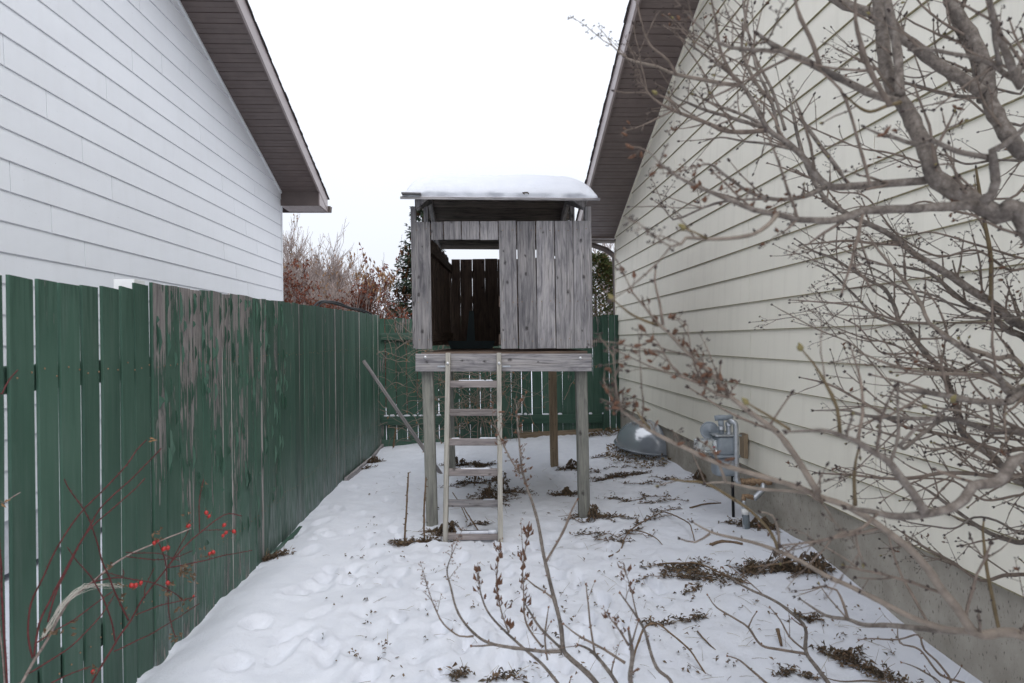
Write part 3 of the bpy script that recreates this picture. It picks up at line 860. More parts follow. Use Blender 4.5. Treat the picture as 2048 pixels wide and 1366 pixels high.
for tl, tr, top, bl, br, bot in [(205, 303, 347, 215, 318, 1117), (720, 825, 340, 735, 838, 1115), (832, 940, 343, 845, 955, 1116), (948, 1055, 341, 957, 1067, 1113), (1060, 1168, 341, 1072, 1180, 1114), (1172, 1275, 340, 1182, 1288, 1112)]:
    for yy_ in (392, 830, 1062):
        f_ = (yy_ - top) / (bot - top)
        for side in (.22, .78):
            p = Pz(zx((tl + (tr - tl) * side) * (1 - f_) + (bl + (br - bl) * side) * f_ + random.uniform(-4, 4)), zy(yy_ + random.uniform(-8, 8)), PY - .0102)
            mb = MB(); mb.lathe([(.004, .001), (.004, -.0012), (.0008, -.002)], p, (0, 1, 0), 7); mb.build('nail', M['rust'], ph, origin=tuple(p))
# inner rails that carry the planks
for y in (395, 830, 1060):
    xa, xb = (300, 1275) if y == 395 else (722, 1285)
    a = Pz(zx(xa), zy(y), PY + .032); b = Pz(zx(xb), zy(y), PY + .032)
    board('wall_rail', a, b, .085, .036, (0, 0, 1), M['wood_in'], ph)
# main beam
a = Pz(zx(217), zy(1200), PY - .03); b = Pz(zx(1283), zy(1199), PY - .03)
board('front_beam', a, b, .139, .038, (0, 0, 1), M['wood'], ph)
z_floor = Pz(900, 704, PY).z
# posts
def gp(px, py, Y):
    q = Pz(px, py, Y); return q
fl_b = Pz(720 + 430 / 2.97, 680 + 1112 / 2.97, PY + .055); fl_t = Pz(720 + 402 / 2.97, 680 + 190 / 2.97, PY + .055)
fr_b = Pz(720 + 1332 / 2.97, 680 + 1080 / 2.97, PY + .055); fr_t = Pz(720 + 1312 / 2.97, 680 + 190 / 2.97, PY + .055)
for pb, pt in ((fl_b, fl_t), (fr_b, fr_t)):
    d = (pt - pb).normalized()
    pb2 = pb - d * (pb.z - g(pb.x, pb.y) + .12) if pb.z > -.3 else pb
    board('post', pb2, pt + d * .16, .089, .089, (1, 0, 0), M['post'], ph, ch=.006)
RY = PY + 2.55
rl_b = Pz(720 + 546 / 2.97, 680 + 755 / 2.97, RY - .1); rr_b = Pz(720 + 1156 / 2.97, 680 + 780 / 2.97, RY + .05)
board('post', rl_b + Vector((0, 0, -.15)), Vector((rl_b.x - .03, rl_b.y, z_floor - .02)), .089, .089, (1, 0, 0), M['post'], ph, ch=.006)
board('post', rr_b + Vector((0, 0, -.15)), Vector((rr_b.x - .02, rr_b.y, z_floor - .02)), .089, .089, (1, 0, 0), M['post_brown'], ph, ch=.006)
# side beams and floor
XL, XR = Pz(zx(214), 700, PY).x, Pz(zx(1286), 700, PY).x
for x0 in (XL + .03, XR - .07):
    board('side_beam', (x0, PY - .008, z_floor - .085), (x0 + SH * 2.5, RY, z_floor - .085), .12, .038, (0, 0, 1), M['post'], ph)
board('rear_beam', (XL + .06, RY + .02, z_floor - .085), (XR + .04, RY + .02, z_floor - .085), .12, .038, (0, 0, 1), M['post'], ph)
nfl = 18
for i in range(nfl):
    y = PY - .02 + (RY - PY + .02) * (i + .5) / nfl
    s = SH * (y - PY)
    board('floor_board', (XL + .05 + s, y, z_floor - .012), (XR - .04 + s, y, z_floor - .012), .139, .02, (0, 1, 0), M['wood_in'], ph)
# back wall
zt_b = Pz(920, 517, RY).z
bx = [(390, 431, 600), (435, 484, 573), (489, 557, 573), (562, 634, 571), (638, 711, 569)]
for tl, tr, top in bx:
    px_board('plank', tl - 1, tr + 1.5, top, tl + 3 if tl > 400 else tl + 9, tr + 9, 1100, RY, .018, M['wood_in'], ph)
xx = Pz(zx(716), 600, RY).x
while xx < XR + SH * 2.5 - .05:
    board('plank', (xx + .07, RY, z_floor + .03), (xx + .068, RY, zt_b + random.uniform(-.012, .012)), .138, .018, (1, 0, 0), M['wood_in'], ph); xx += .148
for z in (Pz(900, zy(665), RY).z, Pz(900, zy(818), RY).z, Pz(900, zy(1012), RY).z):
    board('wall_rail', (XL + .06, RY + .03, z), (XR + .03, RY + .03, z), .085, .036, (0, 0, 1), M['wood_in'], ph)
# side walls of vertical planks
zt_f = Pz(830, 446, PY).z
for side, x0 in ((0, XL + .02), (1, XR - .03)):
    n = 17; s1 = SH * 2.5 + (.07 if side == 0 else 0.03)
    for i in range(n):
        y = PY + .05 + (RY - PY - .08) * (i + .5) / n; w = (RY - PY - .08) / n
        s = s1 * (y - PY) / 2.5
        zt = zt_f + (zt_b - zt_f) * (y - PY) / 2.5 + random.uniform(-.01, .01)
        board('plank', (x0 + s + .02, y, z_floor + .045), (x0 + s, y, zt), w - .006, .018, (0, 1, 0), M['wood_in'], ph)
    for z in (z_floor + .12, zt_f - .12):
        board('wall_rail', (x0 + (.03 if side == 0 else -.03), PY + .06, z), (x0 + s1 + (.03 if side == 0 else -.03), RY - .03, z + .02), .085, .036, (0, 0, 1), M['wood_in'], ph)
# upper uprights and gussets under the roof
z_roof = Pz(900, zy(209), PY - .2).z
RGY, RGZ = PY + 1.22, z_roof + .34            # ridge
EY0, EY1 = PY - .2, PY + 2.66
def roof_z(y): return z_roof + (RGZ - z_roof) * (1 - abs(y - RGY) / ((RGY - EY0) if y < RGY else (EY1 - RGY)))
for (xa, ya, xb, yb, Y, w) in [(203, 205, 217, 1112, PY + .035, .040), (280, 205, 282, 520, PY + 1.15, .042), (1258, 205, 1270, 1105, PY + .035, .05), (1164, 205, 1168, 520, PY + 1.15, .042)]:
    t = Pz(zx(xa), zy(ya), Y); b = Pz(zx(xb), zy(yb), Y); t.z = z_roof - .015 if Y < PY + .5 else roof_z(Y) - .02
    board('upright', b, t, w, .085, (1, 0, 0), M['wood'], ph)
for tri, Y in (([(219, 205), (291, 205), (219, 266)], PY + .03), ([(1168, 212), (1243, 212), (1243, 262)], PY + .03)):
    v = [Pz(zx(x), zy(y), Y) for x, y in tri]; v += [q + Vector((0, .03, 0)) for q in v]
    mesh_obj('gusset', v, [(0, 2, 1), (3, 4, 5), (0, 1, 4, 3), (1, 2, 5, 4), (2, 0, 3, 5)], M['wood'], ph, origin=tuple(v[0]))
for x0 in (-.49, .85):
    board('rafter', (x0 + .02, RGY + .01, RGZ - .052), (x0 + .03, EY1 - .03, roof_z(EY1 - .03) - .052), .085, .036, (0, 0, 1), M['wood'], ph)
    board('rafter', (x0, EY0 + .26, roof_z(EY0 + .26) - .052), (x0 + .02, RGY - .01, RGZ - .052), .085, .036, (0, 0, 1), M['wood'], ph)
# door header
a = Pz(zx(318), zy(470), PY + .04); b = Pz(zx(722), zy(468), PY + .04)
rr = Pz(900, 490, RY + .1)
board('rear_header', (XL + .1, RY + .12, Pz(900, 489, RY + .12).z), (XR + .08, RY + .12, Pz(900, 488, RY + .12).z), .085, .036, (0, 0, 1), M['roofwood'], ph)
# roof of boards laid across, ends a little uneven
RX0, RX1 = Pz(799.5, 395, PY - .2).x, Pz(1200, 398, PY - .2).x
nr = 20
for i in range(nr):
    ya = EY0 + (EY1 - EY0) * i / nr; yb = EY0 + (EY1 - EY0) * (i + 1) / nr; y = (ya + yb) / 2; s_ = SH * (y - EY0)
    if ya < RGY < yb: continue
    dz = random.uniform(-.004, .004); sl_ = (roof_z(yb) - roof_z(ya)) / (yb - ya)
    e0, e1 = ((0, 0) if i == 0 else (random.uniform(0, .05), random.uniform(0, .05)))
    board('roof_board', (RX0 + s_ + e0, y, roof_z(y) + .012 + dz), (RX1 + s_ - e1, y, roof_z(y) + dz), .134, .02, (0, 1, sl_), M['roofwood'] if i else M['wood'], ph)
board('ridge_board', (RX0 + .06, RGY, RGZ - .02), (RX1 + .0, RGY, RGZ - .03), .12, .02, (0, 1, 0), M['roofwood'], ph)
board('roof_board', (RX0 + .015, PY - .17, z_roof + .045), (RX0 + .16, PY - .17, z_roof + .04), .12, .012, (0, 1, 0), M['wood'], ph)
# ladder
def lad(name, x0, y0, x1, y1): pass
ladder_top = PY - .068; ladder_bot = 4.93
lp = {}
lbase = Vector((Pz(945, 1070, ladder_bot).x, ladder_bot, 0))
lad = MB()
rails = []
for (tx, bx_) in ((524, 506), (825, 834)):
    t = Pz(720 + tx / 2.97, 680 + 84 / 2.97, ladder_top); b = Pz(720 + bx_ / 2.97, 680 + 1175 / 2.97, ladder_bot)
    b.z = g(b.x, b.y) - .03
    rails.append((b, t))
lo = board('ladder', rails[0][0], rails[0][1], .036, .085, (1, 0, 0), M['ladder'], ph)
board('rail', rails[1][0], rails[1][1], .036, .085, (1, 0, 0), M['ladder'], lo)
snow_r = MB()
for i, yr in enumerate((262, 430, 605, 785, 970, 1166)):
    py = 680 + yr / 2.97
    def on_rail(r):
        (b, t) = r; best = None
        lo_, hi_ = 0.0, 1.0
        for _ in range(40):
            m_ = (lo_ + hi_) / 2; q = b + (t - b) * m_; d = ROT.transposed() @ (q - CAM); y_ = 683 - F * d.y / -d.z
            if y_ > py: lo_ = m_
            else: hi_ = m_
        return q
    a, b = on_rail(rails[0]), on_rail(rails[1])
    ax = Vector((.016, 0, 0))
    board('rung', a + ax, b - ax, .052 if i < 5 else .045, .036, (0, 0, 1), M['rung'] if i != 4 else M['wood'], lo)
    if i in (0, 2, 3, 4, 5):
        n = 3 if i < 5 else 5
        for k in range(n):
            f0 = random.uniform(.05, .8); ln = random.uniform(.06, .16); h = .007 if i < 5 else .02
            if i == 4: f0 = .68; ln = .09
            p = a.lerp(b, f0); p2 = a.lerp(b, min(.95, f0 + ln / .38))
            zt = (a.z + b.z) / 2 + (.026 if i < 5 else .0225)
            w = .016
            snow_r.add([(p.x, p.y - w, zt - .002), (p2.x, p.y - w, zt - .002), (p2.x, p.y + w, zt - .002), (p.x, p.y + w, zt - .002),
                        (p.x + .012, p.y - w * .6, zt + h), (p2.x - .012, p.y - w * .6, zt + h), (p2.x - .012, p.y + w * .6, zt + h), (p.x + .012, p.y + w * .6, zt + h)],
                       [(0, 1, 5, 4), (1, 2, 6, 5), (2, 3, 7, 6), (3, 0, 4, 7), (4, 5, 6, 7), (3, 2, 1, 0)])
tag(snow_r.build('rung_snow', M['snow'], None, True, origin=tuple(rails[0][0])), 'thin strips of snow lying on the ladder rungs', 'snow', kind='stuff')
# bolts and brackets
for (bx_, by_, Y) in ((275, 1167, PY - .05), (1217, 1172, PY - .05)):
    p = Pz(zx(bx_), zy(by_), Y); mb = MB(); mb.lathe([(.0125, .003), (.0125, -.002), (.009, -.008), (.001, -.011)], p, (0, 1, 0), 10); mb.build('bolt', M['bolt'], ph, True, origin=tuple(p))
for (b, t), x_ in zip(rails, (413, 723)):
    p = t + (b - t) * .055 + Vector((0, -.045, .008)); mb = MB(); mb.lathe([(.0125, .004), (.0125, -.002), (.009, -.008), (.001, -.011)], p, (0, 1, 0), 10); mb.build('bolt', M['bolt'], lo, True, origin=tuple(p))
for xa, xb in ((350, 400), (742, 792)):
    a = Pz(zx(xa), zy(1223), PY - .054); b = Pz(zx(xb), zy(1223), PY - .054)
    mb = MB(); mb.box((a.x, a.y, a.z - .006), (b.x, a.y + .004, a.z + .006)); mb.build('bracket', M['galv'], ph, origin=tuple(a))

# snow cap on the roof
sc = MB(); nxs, nys = 60, 60
x0, x1, y0, y1 = RX0 + .02, RX1 - .015, PY - .185, PY + 2.64
def cap_z(u, v):
    if u < 0: return 0
    e = (1 - abs(2 * u - 1) ** 8.0) ; e2 = (1 - abs(2 * v - 1) ** 7)
    h = max(0, e) ** .55 * max(0, e2) ** .5
    x = x0 + (x1 - x0) * u
    return h * (0.155 + .009 * noise.noise(Vector((u * 3, v * 3, 0))) + .012 * noise.noise(Vector((u * 9, v * 6, 4)))) \
        + (.016 * noise.noise(Vector((u * 26, v * 10, 2))) * (1 - h)) + .006 * noise.noise(Vector((u * 31, v * 45, 7))) * h
def edge_w(v_or_u, s): return .016 * noise.noise(Vector((v_or_u * 37, s + 3, 0))) + .022 * noise.noise(Vector((v_or_u * 12, s, 0)))
vs = []
for j in range(nys + 1):
    for i in range(nxs + 1):
        u = .5 - .5 * math.cos(math.pi * i / nxs); v_ = .5 - .5 * math.cos(math.pi * j / nys)
        s = SH * (v_ * 2.85)
        xx = x0 + (x1 - x0) * u + s + (edge_w(v_, 1) if i in (0,) else edge_w(v_, 5) if i == nxs else 0)
        yy = y0 + (y1 - y0) * v_ + (edge_w(u, 9) + .01 if j == 0 else 0)
        vs.append((xx, yy, roof_z(min(max(yy, EY0), EY1)) + .026 + .012 * (1 - u) + max(-.004, cap_z(u, v_))))
fs = [(j * (nxs + 1) + i, j * (nxs + 1) + i + 1, (j + 1) * (nxs + 1) + i + 1, (j + 1) * (nxs + 1) + i) for j in range(nys) for i in range(nxs)]
nb = len(vs)
rim = [i for i in range(nxs + 1)] + [(j) * (nxs + 1) + nxs for j in range(1, nys + 1)] + [nys * (nxs + 1) + i for i in range(nxs - 1, -1, -1)] + [j * (nxs + 1) for j in range(nys - 1, 0, -1)]
for q in rim: a = vs[q]; vs.append((a[0], a[1], roof_z(min(max(a[1], EY0), EY1)) + .012))
for k in range(len(rim)):
    k2 = (k + 1) % len(rim); fs.append((rim[k2], rim[k], nb + k, nb + k2))
cap = mesh_obj('snow_cap', vs, fs, M['snow'], None, True, origin=(0.2, PY, z_roof))
tag(cap, 'thick rounded slab of snow on the playhouse roof', 'snow')
p = Pz(zx(883), zy(174), PY - .19)
mb = MB()
for k in range(9):
    d = Vector((random.uniform(-1, 1), random.uniform(-.6, .2), random.uniform(-.5, .7))); mb.leaf(p + Vector((random.uniform(-.02, .02), -.006, 0)), d, (0, -1, .3), random.uniform(.012, .026), .014, 0, .5)
tag(mb.build('dead_leaf', M['dead_dark'], origin=tuple(p)), 'dark shrivelled leaf stuck in the snow on the playhouse roof', 'leaf')

# dark teal stand inside the playhouse
ts = thing('teal_stand', (Pz(940, 690, PY + 1.7).x, PY + 1.7, z_floor), 'dark teal upright stand on a curved base bar inside the playhouse', 'stand')
Y = PY + 1.7
def q_(x, y): return Pz(850 + x / 5.465, 470 + y / 5.465, Y)
v = [q_(250, 1215), q_(765, 1215), q_(740, 1255), q_(280, 1255)]
vz = [Vector((a.x, a.y, max(a.z, z_floor) + (0.004 if k > 1 else .055))) for k, a in enumerate(v)]
v = vz + [a + Vector((0, .09, 0)) for a in vz]
mesh_obj('base_bar', v, [(0, 3, 2, 1), (4, 5, 6, 7), (0, 1, 5, 4), (1, 2, 6, 5), (2, 3, 7, 6), (3, 0, 4, 7)], M['teal'], ts, origin=(vz[0].x, Y, z_floor))
a = q_(470, 1215); b = q_(478, 830)
v = [(a.x - .02, Y + .02, z_floor + .056), (a.x + .075, Y + .02, z_floor + .056), (b.x + .052, Y + .02, b.z), (b.x + .005, Y + .02, b.z)]
v += [(x_, y_ + .05, z_) for x_, y_, z_ in v]
mesh_obj('upright', v, [(0, 1, 2, 3), (7, 6, 5, 4), (0, 4, 5, 1), (1, 5, 6, 2), (2, 6, 7, 3), (3, 7, 4, 0)], M['teal'], ts, origin=(a.x, Y, z_floor))

# ------------------------------------------------------------------ pole leaning on the left fence
pt = atX(727, 722, FX + .05); pb = on_ground(884, 946)
o = board('leaning_pole', pb - Vector((0, 0, .02)), pt, .042, .034, (0, .3, 1), M['pole'], ch=.008)
tag(o, 'grey wooden pole leaning from the snow against the green fence', 'pole')

# black cables over the fence top
for k, (off, label) in enumerate(((0, 'upper black cable looped over the top of the green fence'), (6, 'lower black cable looped over the top of the green fence'))):
    pts = [(620 + off * 2, 612 + off * .5), (634 + off, 606 + off * .3), (655 + off, 602.5 + off * .5), (678, 606 + off * .6), (700, 615 + off * .3), (722, 619 + off * .5), (742, 628 + off * .5), (756, 637 + off * .2)]
    P = [(atX(x, y, FX - .03 - .05 * math.sin(i / 7 * 3.14)), .011) for i, (x, y) in enumerate(pts)]
    P[0] = (P[0][0] + Vector((-.02, 0, -.10)), .011); P[-1] = (P[-1][0] + Vector((-.02, 0, -.06)), .011)
    P = catmull(P, .05); mb = MB(); mb.tube([p for p, r in P], [r for p, r in P], 7)
    tag(mb.build('cable', M['black'], None, True, origin=tuple(P[0][0])), label, 'cable')

# ------------------------------------------------------------------ window well cover (clear plastic bubble) at the foundation
wy0, wy1 = atX(1333, 900, WX).y - .02, atX(1274, 840, WX).y
wyc = (wy0 + wy1) / 2; wl = (wy1 - wy0) / 2
wz0, wz1 = .20, .51
wc = thing('window_well_cover', (WX - .2, wyc, g(WX - .25, wyc)), 'scuffed clear plastic bubble cover over a window well by the foundation', 'window well')
vs, fs = [], []
nu, nv = 34, 12
for j in range(nv + 1):
    t_ = j / nv * math.pi / 2
    rr = math.cos(t_) ** .72 * .93 + .07 * (1 - j / nv); hh = math.sin(t_) ** 1.05
    for i in range(nu + 1):
        a = math.pi * i / nu
        x = WX - .005 - .40 * rr * math.sin(a) ** .8; y = wyc - wl * rr * math.cos(a) - .12 * hh * wl
        z = wz0 + (wz1 - wz0) * hh + .010 * noise.noise(Vector((a * 2.0, t_ * 2, 1)))
        vs.append((min(x, WX - .005), y, z))
for j in range(nv):
    for i in range(nu):
        p = j * (nu + 1) + i; fs.append((p, p + 1, p + nu + 2, p + nu + 1))
mesh_obj('dome', vs, fs, M['bubble'], wc, True, origin=(WX, wyc, wz0))
mb = MB()
mb.tube([(WX - .006 - .41 * math.sin(math.pi * i / nu) ** .8, wyc - wl * 1.01 * math.cos(math.pi * i / nu), wz0) for i in range(nu + 1)], .014, 6)
mb.build('rim', M['bubble'], wc, True, origin=(WX, wyc, wz0))
mb = MB()
top = Vector((WX - .05, wyc - .1, wz1 + .005))
mb.tube([top + Vector((-.03, -.06, -.02)), top + Vector((-.06, .0, .02)), top + Vector((-.03, .06, 0)), top + Vector((-.09, .1, -.03)), top + Vector((-.14, .05, -.07))], [.012, .018, .015, .012, .006], 5)
mb.build('strap', M['black'], wc, True, origin=tuple(top))
# steel well ring below it
mb = MB()
vs, fs = [], []
for j in range(2):
    for i in range(25):
        a = math.pi * i / 24; vs.append((WX + .0 - .34 * math.sin(a) ** .8, wyc - (wl - .06) * math.cos(a), -.1 + j * .24))
for i in range(24): fs.append((i, i + 1, 26 + i, 25 + i))
mesh_obj('well_ring', vs, fs, M['galv'], wc, True, origin=(WX, wyc, 0))

# ------------------------------------------------------------------ gas meter
MY = 5.05
def mp(x, y, X): return atX(1380 + x / 4.88, 810 + y / 4.88, X)
MXc = WX - .28
gm = thing('gas_meter', (MXc, MY, g(MXc, MY)), 'grey gas meter with round regulator and looped pipe on the cream wall', 'gas meter')
def mY(x, y, Y): return atY(1380 + x / 4.88, 810 + y / 4.88, Y)
Ym = 4.95
def rounded_box(mb, c, sx, sy, sz, r=.02, mi=0):
    cx, cy, cz = c; prof = []
    for (qx, qy, a0) in ((1, 1, 0), (-1, 1, 90), (-1, -1, 180), (1, -1, 270)):
        for k in range(4):
            a = math.radians(a0 + k * 30); prof.append((qx * (sx / 2 - r) + r * math.cos(a), qy * (sy / 2 - r) + r * math.sin(a)))
    n = len(prof); v = []
    for (zz, s) in ((-sz / 2, .9), (-sz / 2 + r * .6, 1), (sz / 2 - r * .6, 1), (sz / 2, .9)):
        for (a, b) in prof: v.append((cx + a * s, cy + b * s, cz + zz))
    f = []
    for i in range(3):
        for k in range(n): f.append((i * n + k, i * n + (k + 1) % n, (i + 1) * n + (k + 1) % n, (i + 1) * n + k))
    f += [tuple(reversed(range(n))), tuple(range(3 * n, 4 * n))]
    mb.add(v, f, mi)
bu = mY(340, 310, Ym); bl = mY(340, 495, Ym); bb = mY(340, 690, Ym)
cx = (mY(270, 400, Ym).x + mY(490, 400, Ym).x) / 2; sx = mY(490, 400, Ym).x - mY(270, 400, Ym).x
mb = MB(); rounded_box(mb, (cx, Ym + .08, (bu.z + bl.z) / 2), sx, .17, bu.z - bl.z, .03); mb.build('upper_case', M['meter_grey'], gm, True, origin=(cx, Ym, bl.z))
mb = MB(); rounded_box(mb, (cx - .005, Ym + .08, bl.z - .008), sx + .02, .19, .02, .03); mb.build('flange', M['meter_grey'], gm, True, origin=(cx, Ym, bl.z))
mb = MB(); rounded_box(mb, (cx - .012, Ym + .08, (bl.z + bb.z) / 2 - .012), sx * .93, .165, bl.z - bb.z - .012, .035); mb.build('lower_case', M['meter_grey'], gm, True, origin=(cx, Ym, bb.z))
mb = MB(); rounded_box(mb, (cx, Ym + .08, bu.z + .006), sx + .03, .18, .012, .02); mb.build('top_plate', M['galv'], gm, True, origin=(cx, Ym, bu.z))
# index box on the yard side
ia, ib = mY(88, 350, Ym), mY(270, 470, Ym)
mb = MB(); rounded_box(mb, ((ia.x + ib.x) / 2, Ym + .07, (ia.z + ib.z) / 2), ib.x - ia.x, .13, ia.z - ib.z, .008)
ix = mb.build('index_box', M['index_glass'], gm, False, origin=(ia.x, Ym, ia.z))
mb = MB(); mb.box((ia.x + .008, Ym + .02, ib.z + .015), (ia.x + .03, Ym + .12, ia.z - .015)); mb.box((ia.x + .03, Ym + .03, ib.z + .02), (ib.x - .01, Ym + .115, ib.z + .035)); mb.build('dial', M['dial'], ix, origin=(ia.x, Ym, ia.z))
mb = MB(); mb.box((ib.x - .03, Ym + .018, ib.z + .035), (ib.x - .012, Ym + .024, ib.z + .05)); mb.build('mark', M['red'], ix, origin=(ib.x, Ym, ib.z))
# regulator saucer behind
rc = mY(190, 250, Ym + .17); rr = (mY(285, 250, Ym).x - mY(105, 250, Ym).x) / 2
ax = Vector((-.35, -.9, .25))
mb = MB(); mb.lathe([(.001, .04), (rr * .22, .04), (rr * .26, .024), (rr * .7, .018), (rr * .84, .008), (rr * .86, .011), (rr, .011), (rr, -.011), (rr * .85, -.012), (rr * .5, -.035), (.001, -.04)], rc, ax, 28)
mb.build('regulator', M['meter_grey'], gm, True, origin=tuple(rc))
# pipes
def pipe(name, pts, r, mat, n=10):
    P = catmull([(p, r) for p in pts], .02); mb = MB(); mb.tube([p for p, _ in P], [q for _, q in P], n); return mb.build(name, mat, gm, True, origin=tuple(pts[0]))
pipe('pipe', [mY(305, 300, Ym + .08), mY(305, 200, Ym + .08), mY(300, 150, Ym + .08)], .021, M['meter_grey'])
pipe('pipe', [mY(240, 130, Ym + .1), mY(290, 122, Ym + .09), mY(360, 125, Ym + .09), mY(400, 118, Ym + .12)], .021, M['meter_grey'])
pipe('pipe', [mY(380, 300, Ym + .06), mY(378, 200, Ym + .06), mY(382, 165, Ym + .05)], .020, M['galv'])
pipe('pipe', [mY(385, 165, Ym + .02), mY(410, 158, Ym), mY(440, 175, Ym - .01), mY(447, 230, Ym - .01), mY(452, 450, Ym - .01), mY(455, 650, Ym), mY(457, 720, Ym), mY(468, 750, Ym), mY(520, 750, Ym - .01)], .020, M['galv'], 12)
for (x, y, s) in ((378, 185, .027), (305, 225, .028), (380, 285, .027), (455, 725, .026)):
    p = mY(x, y, Ym + (.06 if y < 400 else 0)); mb = MB(); mb.lathe([(s * .6, -.016), (s, -.012), (s, .012), (s * .6, .016)], p, (0, 0, 1), 8); mb.build('union', M['galv'], gm, origin=tuple(p))
pipe('valve', [mY(495, 750, Ym + .0), mY(570, 748, Ym - .06), mY(650, 745, Ym - .1), mY(780, 755, Ym - .16)], .019, M['rust'])
for x, s in ((510, .026), (560, .024), (610, .03), (690, .028), (770, .024)):
    p = mY(x, 750, Ym - (x - 495) * .00056); mb = MB(); mb.lathe([(s * .5, -.015), (s, -.013), (s, .013), (s * .5, .015)], p, (1, .2, 0), 8); mb.build('fitting', M['rust'], gm, origin=tuple(p))
pipe('fitting', [mY(720, 760, Ym - .13), mY(715, 810, Ym - .14), mY(680, 860, Ym - .14), mY(620, 915, Ym - .14)], .022, M['galv'])
pipe('fitting', [mY(620, 905, Ym - .14), mY(560, 890, Ym - .14), mY(525, 885, Ym - .14), mY(524, 940, Ym - .15)], .017, M['rust'])
rz = mY(525, 930, Ym - .15); rzb = Vector((rz.x + .01, rz.y, g(rz.x, rz.y) - .1))
pipe('riser', [rz, rz.lerp(rzb, .5), rzb], .017, M['galv'])
cz = mY(540, 1050, Ym - .15)
pipe('conduit', [Vector((cz.x, cz.y, cz.z)), Vector((cz.x + .012, cz.y, g(cz.x, cz.y) - .06))], .026, M['conduit'])
pipe('conduit_cap', [Vector((cz.x - .001, cz.y, cz.z + .03)), Vector((cz.x, cz.y, cz.z - .012))], .027, M['dial'])
sp = mY(415, 690, Ym + .1)
pipe('support', [sp, Vector((sp.x + .005, sp.y, g(sp.x, sp.y) - .06))], .011, M['black'])
pb0 = mY(525, 330, WX - .04)
mb = MB(); yb = atX(1487, 880, WX - .03).y; mb.box((WX - .05, yb - .06, mY(525, 580, Ym).z), (WX - .019, yb + .03, mY(525, 330, Ym).z)); mb.build('mounting_board', M['post_brown'], gm, origin=(WX, yb, .8))

# ------------------------------------------------------------------ leaf litter by the house
lit = MB(); r4 = random.Random(21)
def litter(mb, c, rx, ry, n, mats=2, up=.02):
    for _ in range(n):
        a = r4.uniform(0, 6.28); rad = math.sqrt(r4.random())
        x = c.x + rx * rad * math.cos(a); y = c.y + ry * rad * math.sin(a)
        if x > WX - .01: continue
        d = Vector((r4.uniform(-1, 1), r4.uniform(-1, 1), r4.uniform(-.1, .5)))
        mb.leaf((x, y, g(x, y) + r4.uniform(-.002, up)), d, (r4.uniform(-.5, .5), r4.uniform(-.5, .5), 1), r4.uniform(.03, .07), r4.uniform(.012, .03), r4.randrange(mats), r4.uniform(-.4, .6))
litter(lit, Vector((WX - .18, wyc - .25, 0)), .40, wl + .1, 900, 3, .05)
litter(lit, Vector((WX - .3, BY - .35, 0)), .28, .25, 300, 3, .04)
tag(lit.build('leaf_litter', None, None, origin=(WX, wyc, 0), mats=[M['dead'], M['litter'], M['straw']]), 'brown dead leaves under the window well cover and by the back fence', 'leaf litter', kind='stuff')

# ------------------------------------------------------------------ plant tools
RP = random.Random(77)
def project(p):
    d = ROT.transposed() @ (Vector(p) - CAM); return 1024 + F * d.x / -d.z, 683 - F * d.y / -d.z
def knobby(P, sp, amt):
    out = []; acc = 0; last = None
    for p, r in P:
        if last is not None: acc += (p - last).length
        last = p
        k = abs(((acc / sp) % 1.0) - .5) * 2      # 1 at node
        out.append((p, r * (1 + amt * max(0, (k - .7) / .3)) * (1 + .07 * noise.noise(p * 40))))
    return out
def wiggle(P, amp, fr):
    s = RP.random() * 99
    n = len(P)
    return [(p + Vector((noise.noise(p * fr + Vector((s, 0, 0))), noise.noise(p * fr + Vector((0, s, 0))), noise.noise(p * fr + Vector((0, 0, s))))) * amp * min(1, i / 4, (n - 1 - i) / 4), r) for i, (p, r) in enumerate(P)]
def panicle(tw, sd_, p, d, L, dark=True, pods=False):
    d = d.normalized(); n = int(L / .010)
    tw.tube([p, p + d * L * .5 + Vector((0, 0, .003)), p + d * L], [.0011, .0009, .0005], 3, 0, False)
    for i in range(n):
        q = p + d * L * (i + .5) / n
        side = (d.orthogonal() if i % 2 else -d.orthogonal()); side = Matrix.Rotation(RP.uniform(0, 6.28), 3, d) @ side
        l2 = .014 * (1 - .5 * i / n) * RP.uniform(.6, 1.4)
        e = q + (side + d * .5).normalized() * l2
        tw.tube([q, e], [.0007, .0005], 3, 0, False)
        for _ in range(2):
            dd = Vector((RP.uniform(-1, 1), RP.uniform(-1, 1), RP.uniform(-.2, 1)))
            if pods and RP.random() < .35: sd_.blob(e, dd, RP.uniform(.009, .014), .0028, 1, 4)
            else: sd_.blob(e + dd * .002, dd, RP.uniform(.003, .006), .0014, 0, 4)
def capsule(mb, p, d, L, mi=1):
    d = d.normalized(); s = Matrix.Rotation(RP.uniform(0, 6.28), 3, d) @ d.orthogonal().normalized()
    for k in (1, -1):
        dd = (d + s * k * .32).normalized()
        mb.leaf(p, dd, s * k, L * RP.uniform(.85, 1.1), L * .42, mi, .35)
